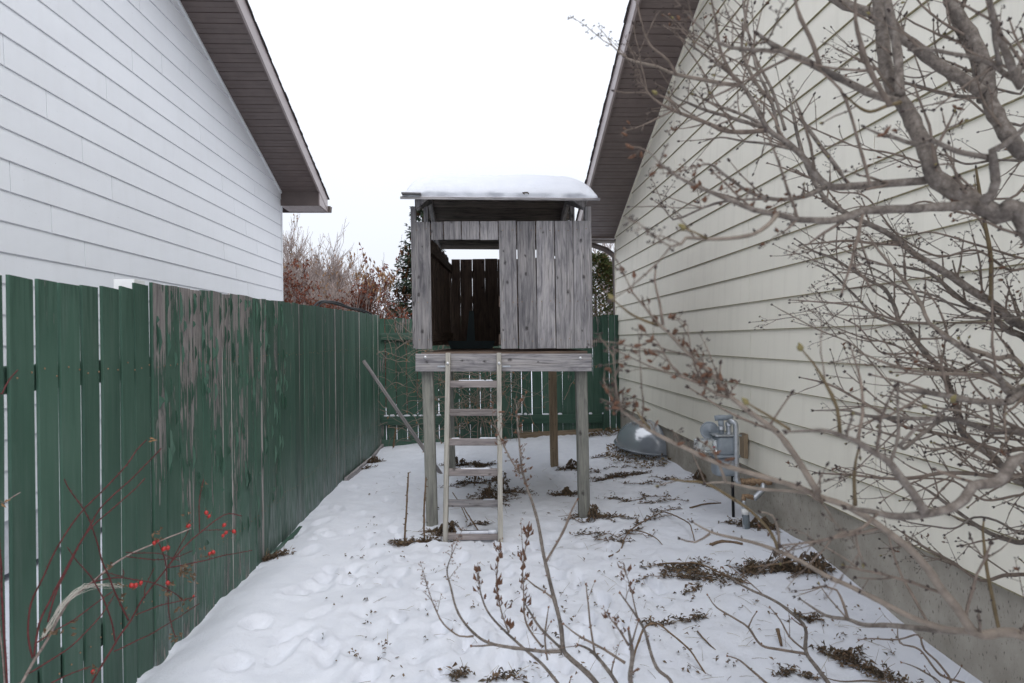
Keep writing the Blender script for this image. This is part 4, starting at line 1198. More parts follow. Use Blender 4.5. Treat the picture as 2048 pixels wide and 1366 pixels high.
def grow_twig(tw, bd, p, d, L, r, lvl, up=.25, dens=1.0, pan=.15):
    """a lilac twig: zig-zag internodes, opposite side shoots, paired end buds"""
    n = max(3, int(L / .025)); pts = [p.copy()]; dd = d.normalized(); q = p.copy()
    for i in range(n):
        dd = (dd + Vector((RP.uniform(-.16, .16), RP.uniform(-.16, .16), RP.uniform(-.12, .12) + up * .10))).normalized()
        q = q + dd * (L / n); pts.append(q.copy())
        if lvl > 0 and 0 < i < n - 1 and RP.random() < .30 * dens:
            for k in (1, -1):
                if RP.random() < .6:
                    s = Matrix.Rotation(RP.uniform(0, 6.28), 3, dd) @ dd.orthogonal().normalized()
                    grow_twig(tw, bd, q, dd * .75 + s * k * .8, L * RP.uniform(.25, .5), r * .6, lvl - 1, up, dens, pan)
        elif RP.random() < .5:
            s = Matrix.Rotation(RP.uniform(0, 6.28), 3, dd) @ dd.orthogonal().normalized()
            for k in (1, -1): bd.blob(q + s * k * r * .5, dd + s * k * .8, r * 2.1, r * .8, 0, 4)
    rad = [r * (1 - .5 * i / n) * (1.28 if i % 2 == 0 and i else 1) for i in range(n + 1)]
    tw.tube(pts, rad, 5 if r > .0018 else 4, 0, False)
    if RP.random() < pan: panicle(tw, bd, q, dd, RP.uniform(.03, .07), True, RP.random() < .2)
    else:
        s = dd.orthogonal().normalized()
        for k in (1, -1): bd.blob(q, dd + s * k * .35, .0075, .0022, 0 if RP.random() < .9 else 2, 5)
def shrub(root, branches, Ydef, base=None, dens=1.0, twig_len=(.05, .2), up=.25, pan=.15, name='branch', lvl=1):
    """branches: list of dicts(pts, Y=(start,end), r=(start,end) in px, mat, kind)"""
    tw, bd = MB(), MB()
    for br in branches:
        pts = br['p']; Y0, Y1 = br.get('Y', Ydef); r0, r1 = br.get('r', (4, 2)); n = len(pts)
        P = []
        for i, (x, y) in enumerate(pts):
            s = i / (n - 1); Y = Y0 + (Y1 - Y0) * s
            P.append((atY(x, y, Y), (r0 + (r1 - r0) * s) * Y / F))
        if br.get('base') is not None:
            b = Vector(br['base']); f = P[0]
            m1 = f[0].lerp(b, .35) + Vector((.05, 0, .03)); m2 = f[0].lerp(b, .75) + Vector((.03, 0, 0))
            P = [(b, f[1] * 1.5), (m2, f[1] * 1.35), (m1, f[1] * 1.15)] + P
        P = wiggle(catmull(P, .014), .004, 9)
        P = knobby(P, RP.uniform(.045, .10), .15)
        for j_ in range(1, min(6, len(P))): P[-j_] = (P[-j_][0], P[-j_][1] * (.45 + .11 * j_))
        mb = MB(); mb.tube([p for p, r in P], [r for p, r in P], 9 if r0 > 6 else 7)
        mb.build(br.get('name', name), M[br.get('mat', 'bark')], root, True, origin=tuple(P[0][0]))
        L = 0; last = P[0][0]; nxt = .06; tot = sum((P[i + 1][0] - P[i][0]).length for i in range(len(P) - 1))
        td = br.get('tw', 1.0 if Y0 < 1.3 else 2.3)
        for i in range(1, len(P) - 1):
            p, r = P[i]; L += (p - last).length; last = p
            if L > nxt:
                nxt = L + RP.uniform(.035, .085)
                x, y = project(p)
                if not (-60 < x < 2110 and -60 < y < 1430): continue
                d = (P[i + 1][0] - P[i - 1][0]).normalized()
                for k in (1, -1):
                    s = Matrix.Rotation(RP.uniform(0, 6.28), 3, d) @ d.orthogonal().normalized()
                    if RP.random() < .40 * dens * td:
                        l = RP.uniform(*twig_len) * (1.0 if r > .004 else .7)
                        grow_twig(tw, bd, p, d * .8 + s * k * .75, l, min(.0030, max(.0013, r * .5)), lvl if l > .09 else 0, up, dens, pan)
                    elif r < .006 and RP.random() < .4:
                        bd.blob(p + s * k * r * .7, d * .5 + s * k, .007, .0022, 0, 4)
        e = P[-1][0]; d = (P[-1][0] - P[-3][0]).normalized(); kind = br.get('end', 'bud'); s = d.orthogonal().normalized()
        if kind == 'bud':
            rb_ = max(.0022, P[-1][1] * 1.15)
            for k in (1, -1): bd.blob(e - d * rb_, d + s * k * .4, rb_ * 3.6, rb_, 0, 6)
        elif kind == 'green':
            for k in (1, -1): bd.blob(e, d + s * k * .4, .011, .0038, 2, 6)
        elif kind == 'pan':
            panicle(tw, bd, e, d, br.get('pl', .08))
            for k in range(3): panicle(tw, bd, P[-2 - k * 2][0], d + Vector((RP.uniform(-.8, .8), RP.uniform(-.8, .8), RP.uniform(-.2, .6))), .05)
        elif kind == 'pods':
            for k in range(int(br.get('np', 9) * 1.5)):
                q = P[max(0, len(P) - 1 - int(k * .9))][0]
                dd = d + Vector((RP.uniform(-.9, .9), RP.uniform(-.9, .9), RP.uniform(-.1, .8)))
                e2 = q + dd.normalized() * RP.uniform(.006, .02); tw.tube([q, e2], [.0008, .0007], 3, 0, False)
                capsule(bd, e2, dd + d, RP.uniform(13, 21) * e2.y / F)
            panicle(tw, bd, e, d, .04)
        elif kind == 'fuzz':
            for k in range(14):
                q = P[max(0, len(P) - 1 - int(k * 1.3))][0]
                dd = d * .6 + Vector((RP.uniform(-1, 1), RP.uniform(-1, 1), RP.uniform(-.3, .9)))
                panicle(tw, bd, q, dd, RP.uniform(.02, .04), False, True)
    a = tw.build('twigs', M['twig'], root, True, origin=tuple(WM[root.name].translation)); tag(a, kind='stuff')
    b = bd.build('buds', None, root, True, origin=tuple(WM[root.name].translation), mats=[M['seed_dark'] if pan > .2 else M['bud'], M['capsule'], M['bud_green']]); tag(b, kind='stuff')

# ------------------------------------------------------------------ big lilac in front of the cream wall
LB = Vector((1.42, 1.25, g(1.42, 1.25) - .05))
lil = thing('lilac_shrub', tuple(LB), 'big bare grey lilac shrub spreading across the cream wall', 'shrub')
def B(p, Y, r, **k): return dict(p=p, Y=Y, r=r, **k)
R_ = (LB.x, LB.y, LB.z)
big = [
 B([(2065, 474), (2000, 432), (1959, 409), (1908, 383), (1868, 350), (1853, 300), (1831, 256), (1810, 215), (1785, 180), (1768, 130), (1765, 80), (1757, 0), (1745, -60)], (1.12, 1.30), (20, 10.5), base=R_, tw=.5, name='trunk'),
 B([(1800, 190), (1797, 130), (1785, 60), (1775, 0), (1768, -40)], (1.2, 1.25), (9.5, 7.5), tw=.4),
 B([(2120, 400), (2036, 295), (2000, 243), (1979, 200), (1977, 159), (1966, 115), (1941, 64), (1913, 28), (1890, -20)], (1.35, 1.45), (16, 12), base=R_, tw=.5, name='trunk'),
 B([(1964, 200), (1959, 174), (1951, 123), (1930, 77), (1907, 38), (1890, -15)], (1.4, 1.5), (9, 7)),
 B([(1966, 187), (1920, 154), (1882, 133), (1851, 110), (1825, 87), (1800, 72), (1754, 33), (1715, 20), (1677, 5), (1640, -20)], (1.38, 1.5), (13, 9), tw=.5),
 B([(1792, 203), (1754, 192), (1715, 174), (1677, 154), (1638, 133), (1600, 115), (1560, 97), (1514, 67)], (1.2, 1.0), (8, 6), tw=.7),
 B([(1600, 116), (1560, 102), (1483, 97), (1445, 90), (1406, 61), (1373, 26)], (1.03, 1.0), (4.5, 2.5), end='pan'),
 B([(1870, 356), (1843, 362), (1779, 367), (1702, 372), (1651, 369), (1611, 321), (1576, 286), (1537, 259), (1510, 211), (1484, 171), (1457, 145), (1422, 119), (1378, 88)], (1.2, 1.35), (9, 2.5), end='pan'),
 B([(1484, 171), (1414, 162), (1352, 149), (1313, 132), (1255, 119), (1225, 92), (1205, 80)], (1.33, 1.25), (4.5, 1.6), end='pan', tw=.5, mat='stem_pale'),
 B([(1352, 149), (1335, 120), (1300, 90), (1285, 50), (1272, 0)], (1.28, 1.2), (2.8, 2.0), end='green', mat='twig', tw=.3),
 B([(1537, 261), (1458, 264), (1414, 246), (1361, 228), (1326, 211), (1295, 185), (1282, 154)], (1.34, 1.25), (5, 1.6), end='pan', mat='twig'),
 B([(1361, 228), (1345, 205), (1313, 187)], (1.27, 1.22), (3, 2.5), end='green', mat='twig', tw=0),
 B([(1536, 258), (1506, 238), (1465, 220), (1419, 202), (1391, 190)], (1.35, 1.45), (4, 1.8)),
 B([(1534, 256), (1457, 233), (1406, 218), (1375, 205), (1347, 192), (1338, 170)], (1.35, 1.3), (4, 1.8), end='pan'),
 B([(1590, 300), (1530, 290), (1490, 285), (1440, 275), (1400, 285)], (1.4, 1.6), (3, 1.4)),
 B([(1530, 190), (1500, 150), (1483, 95), (1490, 40), (1500, -20)], (1.32, 1.2), (3.6, 3), mat='stem_pale'),
 B([(1470, 160), (1440, 100), (1430, 40), (1420, -15)], (1.3, 1.2), (3.4, 2.8), mat='twig'),
 B([(1560, 275), (1545, 210), (1515, 140), (1500, 80)], (1.45, 1.5), (4, 2.4)),
 B([(1570, 260), (1545, 180), (1510, 110), (1488, 30), (1485, -20)], (1.5, 1.6), (3.4, 2)),
 B([(1951, 410), (1882, 414), (1831, 419), (1779, 418), (1728, 420), (1702, 432), (1664, 443), (1626, 442), (1597, 440), (1554, 429), (1507, 422), (1469, 406), (1430, 388), (1390, 370), (1354, 350), (1320, 325), (1300, 305)], (1.1, .95), (10, 2.4), end='fuzz', tw=.8),
 B([(1554, 429), (1541, 445), (1520, 460), (1495, 470), (1456, 475), (1413, 477), (1372, 475), (1364, 488), (1343, 493), (1328, 486), (1312, 474)], (1.0, .85), (5, 2.2), end='pan', tw=.4, mat='stem_pale'),
 B([(1413, 477), (1395, 468), (1369, 456)], (.9, .87), (3.2, 3), end='green', mat='shoot', tw=0),
 B([(1651, 373), (1610, 392), (1560, 398), (1500, 385), (1450, 355), (1415, 330), (1375, 340)], (1.2, 1.05), (5, 2), end='pods', np=14),
 B([(1560, 398), (1500, 400), (1430, 410), (1390, 425), (1350, 440), (1330, 415), (1320, 395)], (1.3, 1.4), (3, 1.4), end='pan'),
 B([(1966, 404), (1984, 388), (1992, 363), (1990, 333), (1987, 302), (2010, 290), (2036, 269), (2060, 245)], (1.08, 1.0), (10, 8), tw=.4),
 B([(1979, 315), (1933, 305), (1895, 290), (1864, 279), (1831, 290), (1792, 279), (1759, 269), (1728, 254)], (1.05, .95), (6, 3.5), tw=.6),
 B([(1800, 205), (1770, 212), (1740, 222), (1715, 210), (1690, 190)], (1.1, 1.0), (4, 2.6), mat='shoot', tw=.4),
 B([(2080, 700), (2023, 640), (1984, 606), (1946, 581), (1908, 555), (1882, 540), (1856, 524), (1831, 509), (1805, 488), (1779, 470), (1741, 450), (1690, 424), (1651, 401), (1626, 358), (1610, 320), (1595, 270), (1580, 200)], (1.75, 1.9), (9, 3.2), base=R_),
 B([(2080, 720), (2010, 657), (1972, 627), (1933, 606), (1895, 575), (1877, 557), (1850, 540), (1790, 530)], (1.8, 1.95), (7, 2.5), base=R_),
 B([(1982, 600), (1984, 555), (1982, 516), (1969, 440), (1959, 383), (1952, 335)], (1.75, 1.7), (4.6, 3.5), mat='shoot', tw=.2),
 B([(1805, 490), (1750, 487), (1700, 482), (1650, 485), (1600, 490)], (1.9, 2.1), (3.4, 1.6), mat='twig'),
 B([(2070, 995), (2036, 962), (2010, 941), (1979, 911), (1946, 887), (1923, 859), (1915, 823), (1902, 782), (1884, 741), (1856, 711), (1818, 665), (1800, 650), (1790, 619), (1769, 578), (1741, 563), (1702, 540), (1664, 516), (1626, 501), (1590, 478)], (1.75, 2.1), (9, 1.8), base=R_),
 B([(1800, 650), (1754, 634), (1728, 609), (1702, 581), (1664, 545), (1630, 530)], (1.95, 2.1), (3.6, 1.6), end='pan'),
 B([(2060, 760), (1990, 715), (1933, 693), (1897, 675), (1856, 647), (1843, 616), (1818, 575), (1779, 527), (1759, 504), (1735, 470)], (1.5, 1.6), (5.5, 2.6), base=R_, mat='stem_pale'),
 B([(1856, 647), (1800, 640), (1750, 625), (1700, 610), (1640, 603), (1580, 600)], (1.55, 1.9), (3, 1.3), mat='twig'),
 B([(2090, 830), (2010, 806), (1954, 803), (1882, 790), (1831, 782), (1795, 782)], (1.2, 1.1), (7.5, 5), base=R_),
 B([(2090, 812), (2020, 790), (2000, 759), (1966, 731), (1933, 706), (1905, 685), (1875, 665)], (1.25, 1.15), (6.5, 4.5), base=R_, tw=.6),
 B([(2090, 905), (1984, 862), (1920, 841), (1882, 836), (1831, 836), (1728, 831), (1697, 821), (1626, 821)], (1.4, 1.5), (7, 2), base=R_),
 B([(1882, 836), (1840, 870), (1810, 895), (1800, 890)], (1.35, 1.2), (4, 4), tw=.2),
 B([(2080, 950), (1997, 964), (1946, 975), (1930, 1000), (1900, 1018), (1850, 1026), (1800, 1030), (1738, 1022), (1690, 1015)], (1.0, .98), (12, 6), base=R_, tw=.5),
 B([(1850, 1025), (1826, 988), (1795, 949), (1779, 926), (1743, 900), (1715, 882), (1677, 870), (1640, 862), (1572, 864)], (.98, .85), (9.5, 3.5), tw=.7),
 B([(1715, 882), (1724, 830), (1722, 780), (1716, 740), (1700, 690)], (.95, 1.0), (3.4, 2.4), mat='twig', tw=.5),
 B([(1680, 868), (1675, 815), (1650, 765), (1625, 725), (1604, 700)], (.9, .88), (4, 3), end='green', mat='shoot', tw=.3),
 B([(1780, 925), (1797, 870), (1795, 800), (1797, 770)], (1.0, 1.05), (3.5, 3), tw=.2),
 B([(1797, 895), (1840, 850), (1873, 833), (1895, 815), (1903, 802)], (.95, .9), (4, 4), end='green', tw=.1),
 B([(2090, 930), (2000, 900), (1930, 880), (1860, 865), (1800, 850), (1720, 800), (1660, 770), (1600, 755)], (1.7, 2.0), (5, 1.7), base=R_, mat='twig'),
 B([(2090, 985), (1990, 955), (1900, 945), (1830, 955), (1760, 955), (1690, 950), (1630, 945)], (1.6, 1.9), (5, 1.7), base=R_, mat='twig'),
 B([(2090, 870), (2000, 760), (1940, 750), (1870, 745), (1800, 735), (1750, 718), (1715, 702)], (1.3, 1.4), (5, 2.4), base=R_, mat='stem_pale'),
 B([(1985, 860), (1980, 810), (1960, 790), (1945, 770), (1930, 740)], (1.3, 1.25), (3.4, 2.6), mat='twig', tw=.4),
 B([(1636, 985), (1620, 959), (1595, 918), (1564, 877), (1538, 852), (1508, 831), (1482, 811), (1456, 790), (1431, 757), (1400, 729), (1364, 698), (1333, 663), (1318, 650), (1290, 614), (1264, 583), (1251, 555)], (1.05, .95), (7, 2.2), end='pods', np=12, mat='stem_pale', tw=.35),
 B([(1326, 650), (1320, 606), (1310, 563), (1311, 535)], (.97, .96), (3.2, 3), mat='twig', tw=.1),
 B([(1316, 651), (1290, 642), (1259, 627), (1226, 599)], (.97, .92), (3, 2.6), end='green', mat='shoot', tw=.1),
 B([(1456, 795), (1436, 790), (1405, 770), (1364, 752), (1338, 724), (1318, 690), (1312, 680)], (1.0, .95), (3.2, 1.8), end='fuzz', mat='twig', tw=.4),
 B([(1438, 785), (1439, 755), (1441, 726)], (1.0, .98), (3, 3), mat='twig', tw=0),
 B([(1405, 770), (1392, 735), (1382, 700), (1375, 650)], (1.0, .97), (2.4, 1.5), end='fuzz', mat='twig', tw=.3),
 B([(1541, 848), (1564, 813), (1584, 785)], (1.02, 1.0), (2.6, 3), mat='twig', tw=0),
 B([(1579, 859), (1533, 831), (1495, 806)], (.9, .86), (3, 3), end='green', mat='shoot', tw=.1),
 B([(2075, 1294), (1959, 1267), (1938, 1254), (1915, 1216), (1882, 1175), (1856, 1136), (1818, 1095), (1779, 1065), (1738, 1036), (1690, 1010), (1650, 998), (1610, 980), (1559, 964), (1477, 941), (1426, 923), (1379, 900), (1333, 877), (1297, 857), (1269, 839), (1244, 823), (1220, 795), (1208, 762)], (1.15, .98), (10, 2), base=R_, end='fuzz', mat='stem_pale', tw=.35),
 B([(1244, 823), (1234, 790), (1230, 755), (1226, 712)], (.98, .96), (2.4, 1.4), end='fuzz', mat='twig', tw=.2),
 B([(1300, 857), (1285, 840), (1268, 812)], (1.0, .98), (2.6, 2.6), mat='shoot', tw=0),
 B([(1950, 1264), (1882, 1260), (1831, 1257), (1779, 1252), (1728, 1249), (1695, 1236), (1651, 1229), (1600, 1198)], (1.15, 1.5), (7, 2.4), tw=.5),
 B([(1695, 1236), (1687, 1206), (1674, 1180), (1650, 1172), (1628, 1175)], (1.45, 1.5), (3, 2), mat='twig'),
 B([(1940, 1262), (1895, 1258), (1818, 1231), (1754, 1200), (1702, 1175), (1651, 1152), (1600, 1121), (1559, 1103), (1520, 1090), (1482, 1080), (1423, 1065), (1385, 1044)], (1.15, 1.45), (6.5, 2.2), mat='stem_pale', tw=.6),
 B([(1556, 1103), (1543, 1070), (1502, 1023), (1456, 993), (1410, 967), (1370, 962), (1338, 957)], (1.35, 1.2), (3.4, 2.6), mat='shoot', tw=.3),
 B([(1640, 990), (1584, 982), (1508, 975), (1451, 964), (1410, 967)], (1.05, 1.15), (3.4, 2.6), mat='stem_pale', tw=.2),
 B([(1451, 964), (1436, 923), (1420, 895), (1397, 880)], (1.1, 1.08), (3, 3), mat='stem_pale', tw=.1),
 B([(1420, 1067), (1390, 1085), (1359, 1077)], (1.45, 1.45), (2.4, 2.4), mat='twig', tw=0),
 B([(1559, 1095), (1556, 1062), (1543, 1031), (1520, 1024)], (1.35, 1.3), (3, 2.8), mat='stem_pale', tw=.1),
 B([(2000, 1268), (1985, 1200), (1972, 1130), (1965, 1060), (1968, 1040)], (1.2, 1.2), (4, 3), mat='shoot', tw=.4),
 B([(2090, 1110), (2030, 1085), (1990, 1072), (1960, 1055), (1920, 1025), (1870, 990), (1830, 965)], (1.8, 1.95), (6, 2.6), base=R_, tw=1.3),
 B([(1710, 1010), (1708, 960), (1712, 920), (1718, 895)], (1.0, .96), (4, 3.4), mat='shoot', tw=0),
 B([(2090, 1180), (2020, 1150), (1960, 1160), (1900, 1120), (1840, 1090), (1790, 1055)], (1.9, 2.0), (4.5, 1.6), base=R_, tw=1.4, mat='twig'),
 B([(2080, 210), (2040, 170), (2020, 120), (2000, 70), (1985, 20), (1970, -20)], (1.1, 1.05), (9, 6), base=R_, tw=.5),
 B([(2080, 170), (2030, 160), (1990, 130), (1950, 115), (1900, 105), (1850, 97), (1820, 100)], (1.15, 1.0), (6, 3), base=R_, tw=.7),
 B([(2000, 130), (1990, 80), (1985, 30), (1980, -20)], (1.05, 1.0), (5, 4), tw=.5),
 B([(1976, 190), (1930, 195), (1880, 185), (1810, 165), (1750, 160)], (1.45, 1.6), (5, 2.4)),
 B([(1640, 135), (1625, 90), (1600, 40), (1585, -20)], (1.0, .95), (5, 4), tw=.4, mat='twig'),
 B([(1780, 210), (1740, 140), (1720, 90), (1710, 40), (1712, -20)], (1.0, .92), (5.5, 4.5), tw=.3, mat='twig'),
 B([(1740, 369), (1728, 315), (1715, 270), (1700, 225), (1680, 180), (1640, 140), (1625, 125)], (1.05, .98), (3.4, 2.6), tw=.5, mat='twig'),
 B([(1600, 235), (1640, 290), (1680, 340), (1690, 360)], (1.25, 1.2), (4, 5), tw=.6),
]
rx = random.Random(123)
for k in range(15):
    y0_ = 180 + 62 * k + rx.uniform(-20, 20); L_ = rx.uniform(330, 560); up_ = rx.uniform(-.1, .55); pts = [(2095, y0_ + 25)]
    for i in range(1, 8):
        f_ = i / 7; pts.append((2095 - L_ * f_ + rx.uniform(-8, 8), y0_ + 25 - L_ * f_ * up_ + 40 * math.sin(f_ * 3.1) * rx.uniform(-.4, 1) + rx.uniform(-7, 7)))
    Ya = rx.uniform(1.55, 1.85); big.append(B(pts, (Ya, Ya + .25), (3.0, 1.2), base=R_, tw=1.7, mat=rx.choice(['twig', 'bark', 'stem_pale'])))
shrub(lil, big, (1.2, 1.2), dens=1.25, twig_len=(.04, .19), pan=.26, lvl=2)

# ------------------------------------------------------------------ young lilac stems in the middle foreground
SB = Vector((.42, 1.95, g(.42, 1.95)))
sl2 = thing('young_lilac', tuple(SB), 'slender young lilac stems with brown seed pods rising from the snow', 'shrub')
S_ = (SB.x, SB.y, SB.z - .05)
small = [
 B([(1192, 1366), (1141, 1316), (1127, 1299), (1121, 1258), (1107, 1190), (1093, 1132), (1080, 1070), (1066, 1009), (1052, 965), (1042, 925), (1036, 850), (1033, 808)], (1.9, 1.85), (6.5, 1.6), base=S_, end='fuzz', tw=.1),
 B([(1093, 1122), (1124, 1064), (1141, 1023), (1155, 999)], (1.87, 1.83), (3, 2.8), mat='twig', tw=0),
 B([(1040, 948), (1015, 905), (998, 870), (985, 835)], (1.85, 1.8), (2, 1.2), end='fuzz', mat='twig', tw=.2),
 B([(1124, 1302), (1073, 1302), (988, 1289), (947, 1265), (916, 1227), (902, 1173), (895, 1139), (906, 1105)], (1.9, 1.8), (4.4, 1.4), end='pan', tw=.1),
 B([(988, 1289), (965, 1292), (943, 1292)], (1.85, 1.83), (2.6, 2.6), tw=0),
 B([(947, 1272), (919, 1272), (885, 1248), (868, 1214), (856, 1176)], (1.83, 1.78), (2.4, 1.2), end='pan', mat='twig', tw=.1),
 B([(1117, 1370), (1083, 1326), (1039, 1289), (1005, 1258), (974, 1221), (960, 1183), (957, 1152)], (1.92, 1.9), (4, 1.5), base=S_, end='pods', np=5, tw=.1),
 B([(1018, 1265), (1005, 1231), (994, 1173), (998, 1105)], (1.9, 1.9), (2, 1.4), end='pods', np=13, mat='twig', tw=.1),
 B([(1083, 1292), (1052, 1248), (1046, 1190), (1044, 1139), (1054, 1074)], (1.9, 1.88), (2.6, 1.2), end='pods', np=14, mat='twig', tw=.1),
 B([(1127, 1302), (1083, 1258), (1059, 1224), (1046, 1200)], (1.9, 1.88), (3.2, 2.4), tw=.15),
 B([(1233, 1370), (1189, 1306), (1155, 1289)], (1.8, 1.75), (5, 3), base=S_, tw=.3),
 B([(1189, 1306), (1179, 1241), (1172, 1169)], (1.78, 1.75), (2.6, 1.8), mat='twig', tw=.2),
 B([(1264, 1372), (1264, 1316), (1257, 1258)], (1.5, 1.45), (6, 4.4), base=S_, tw=.2),
 B([(1257, 1290), (1240, 1262), (1223, 1240)], (1.47, 1.43), (3, 2.4), end='pods', np=4, mat='twig', tw=0),
 B([(1260, 1299), (1268, 1270), (1277, 1241)], (1.47, 1.45), (3, 2.4), mat='twig', tw=.1),
 B([(1346, 1372), (1312, 1333), (1291, 1268), (1271, 1231), (1240, 1186)], (1.7, 1.65), (4.5, 2.4), base=S_, tw=.2),
 B([(1277, 1241), (1267, 1200), (1254, 1152)], (1.66, 1.62), (2, 1.3), end='pods', np=5, mat='twig', tw=.1),
 B([(1250, 1326), (1209, 1299), (1158, 1272), (1127, 1248)], (1.7, 1.8), (3.4, 2), mat='twig', tw=.2),
 B([(1095, 1320), (1090, 1270), (1097, 1215)], (1.9, 1.9), (2.2, 1.8), mat='twig', tw=.1),
]
for b_ in small: b_['r'] = (b_['r'][0] * .85, b_['r'][1] * .85)
shrub(sl2, small, (1.9, 1.9), dens=.8, twig_len=(.04, .10), pan=.1, lvl=0)

# ------------------------------------------------------------------ thin lilac suckers at the right
KB = Vector((1.15, 2.3, g(1.15, 2.3)))
sk = thing('lilac_sucker', tuple(KB), 'thin dark lilac suckers rising from snow near the concrete foundation', 'shrub')
K_ = (KB.x, KB.y, KB.z - .05)
suck = [
 B([(1660, 1372), (1633, 1334), (1613, 1303), (1610, 1254), (1572, 1218), (1536, 1195), (1502, 1180), (1469, 1160), (1446, 1136)], (2.2, 2.25), (4.5, 1.6), base=K_, tw=.4),
 B([(1613, 1308), (1559, 1300), (1523, 1290), (1497, 1254), (1467, 1236), (1433, 1216), (1415, 1190)], (2.22, 2.3), (3, 1.4), tw=.3, mat='twig'),
 B([(1497, 1254), (1505, 1236), (1513, 1224)], (2.25, 2.25), (1.8, 1.8), tw=0, mat='twig'),
 B([(1610, 1300), (1580, 1275), (1560, 1240), (1540, 1215)], (2.22, 2.22), (2, 1.4), tw=.2, mat='twig'),
 B([(1540, 1372), (1510, 1345), (1480, 1320), (1455, 1312)], (2.2, 2.2), (2.6, 1.6), base=K_, tw=.5, mat='twig'),
 B([(1930, 1372), (1880, 1350), (1840, 1300), (1800, 1285), (1795, 1250)], (2.1, 2.25), (2.6, 1.4), base=K_, tw=.8, mat='twig'),
 B([(1900, 1372), (1880, 1330), (1850, 1300), (1838, 1270), (1800, 1278), (1740, 1278), (1718, 1280)], (2.2, 2.3), (2.4, 1.3), base=K_, tw=.6, mat='twig'),
 B([(1880, 1372), (1850, 1345), (1820, 1330), (1803, 1325)], (2.1, 2.1), (2, 1.3), base=K_, tw=.5, mat='twig'),
 B([(1780, 1372), (1740, 1362), (1680, 1362), (1650, 1355)], (2.3, 2.3), (2.2, 1.4), base=K_, tw=.4, mat='twig'),
]
shrub(sk, suck, (2.2, 2.2), dens=.8, twig_len=(.05, .14), pan=.05, lvl=1)

# ------------------------------------------------------------------ rose bush against the left fence
RB = on_ground(60, 1500); RB = Vector((-1.30, 1.95, g(-1.30, 1.95)))
rose = thing('rose_bush', tuple(RB), 'thorny red-caned rose bush with red hips against the green fence', 'rose bush')
def rz_(x, y): return (x / 2.932, 900 + y / 2.932)
canes = [
 ([(100, 1420), (130, 1366), (200, 1240), (280, 1110), (400, 890), (450, 840), (560, 760), (650, 680), (750, 620), (880, 560), (1000, 510), (1120, 460)], (2.02, 2.55), (4.6, 1.8), 'cane_grey', True),
 ([(190, 1220), (165, 1050), (185, 900), (250, 750), (320, 600), (400, 470), (500, 340), (640, 200), (740, 90), (800, 0), (860, -60)], (2.06, 2.3), (2.8, 1.5), 'cane', False),
 ([(200, 1210), (230, 1020), (300, 870), (350, 760), (430, 620), (520, 460), (580, 350), (680, 250), (780, 160), (870, 70), (945, -10)], (2.06, 2.4), (2.8, 1.4), 'cane', False),
 ([(280, 1010), (330, 840), (400, 690), (480, 530), (560, 430), (700, 310), (800, 220), (850, 165)], (2.1, 2.3), (2.4, 1.2), 'cane', False),
 ([(520, 1420), (540, 1366), (620, 1230), (690, 1110), (760, 1010), (830, 880), (910, 780), (1000, 660), (1080, 570), (1180, 480), (1250, 420), (1340, 375), (1420, 388)], (2.2, 2.75), (3.2, 1.2), 'cane', True),
 ([(755, 1000), (680, 850), (640, 740), (600, 650), (550, 480), (500, 360), (400, 220), (378, 170)], (2.35, 2.2), (2.4, 1.2), 'cane', False),
 ([(675, 1120), (650, 990), (600, 870), (530, 740), (450, 650), (395, 570)], (2.3, 2.2), (2.2, 1.1), 'cane', False),
 ([(170, 1310), (300, 1230), (420, 1150), (530, 1040), (620, 930), (670, 850)], (2.05, 2.25), (2.2, 1.2), 'cane', False),
 ([(215, 1130), (340, 1050), (430, 1000), (560, 900), (660, 830)], (2.06, 2.25), (2, 1.2), 'cane', False),
 ([(480, 820), (560, 770), (680, 750), (780, 760), (900, 780), (1010, 830), (1070, 880)], (2.25, 2.55), (2.2, 1.1), 'cane', False),
 ([(670, 1180), (760, 1140), (880, 1080), (1000, 1010), (1170, 900)], (2.3, 2.6), (1.8, 1), 'cane', False),
 ([(800, 965), (950, 910), (1070, 880), (1150, 860)], (2.4, 2.6), (1.6, 1), 'cane', False),
 ([(740, 625), (870, 640), (1000, 640), (1130, 590)], (2.35, 2.6), (1.7, 1), 'cane', False),
 ([(740, 600), (800, 605), (950, 610), (1050, 650)], (2.35, 2.5), (1.5, 1), 'cane', False),
 ([(985, 690), (1150, 660), (1300, 620), (1480, 588)], (2.6, 2.8), (1.8, .9), 'cane', False),
 ([(1170, 480), (1170, 300), (1195, 170)], (2.7, 2.7), (1.5, 1), 'cane', False),
 ([(930, 540), (970, 650), (980, 800), (1000, 1000), (1030, 1100)], (2.5, 2.5), (1.6, 1.1), 'cane', False),
 ([(300, 1366), (420, 1310), (530, 1270)], (2.1, 2.2), (2, 1.2), 'cane', False),
 ([(560, 770), (610, 720), (720, 740), (720, 700)], (2.3, 2.4), (1.4, .9), 'cane', False),
 ([(850, 870), (850, 810), (905, 690)], (2.5, 2.55), (1.4, .9), 'cane', False),
 ([(1000, 660), (1100, 480), (1105, 420)], (2.6, 2.6), (1.4, .9), 'cane', False),
 ([(1180, 470), (1320, 470), (1390, 480)], (2.7, 2.8), (1.2, .8), 'cane', False),
 ([(0, 780), (30, 690), (60, 600)], (1.95, 2.0), (2.2, 1.4), 'cane', True),
 ([(-30, 1090), (40, 280), (120, 250)], (1.9, 2.0), (1.4, 1.2), 'cane_grey', True),
]
canes[22] = ([(-40, -220), (10, -330), (60, -420), (105, -470)], (1.95, 2.0), (2.6, 1.6), 'cane', True)
canes[23] = ([(-40, 360), (20, 310), (120, 248)], (1.95, 2.0), (1.6, 1.2), 'cane_grey', True)
th = MB()
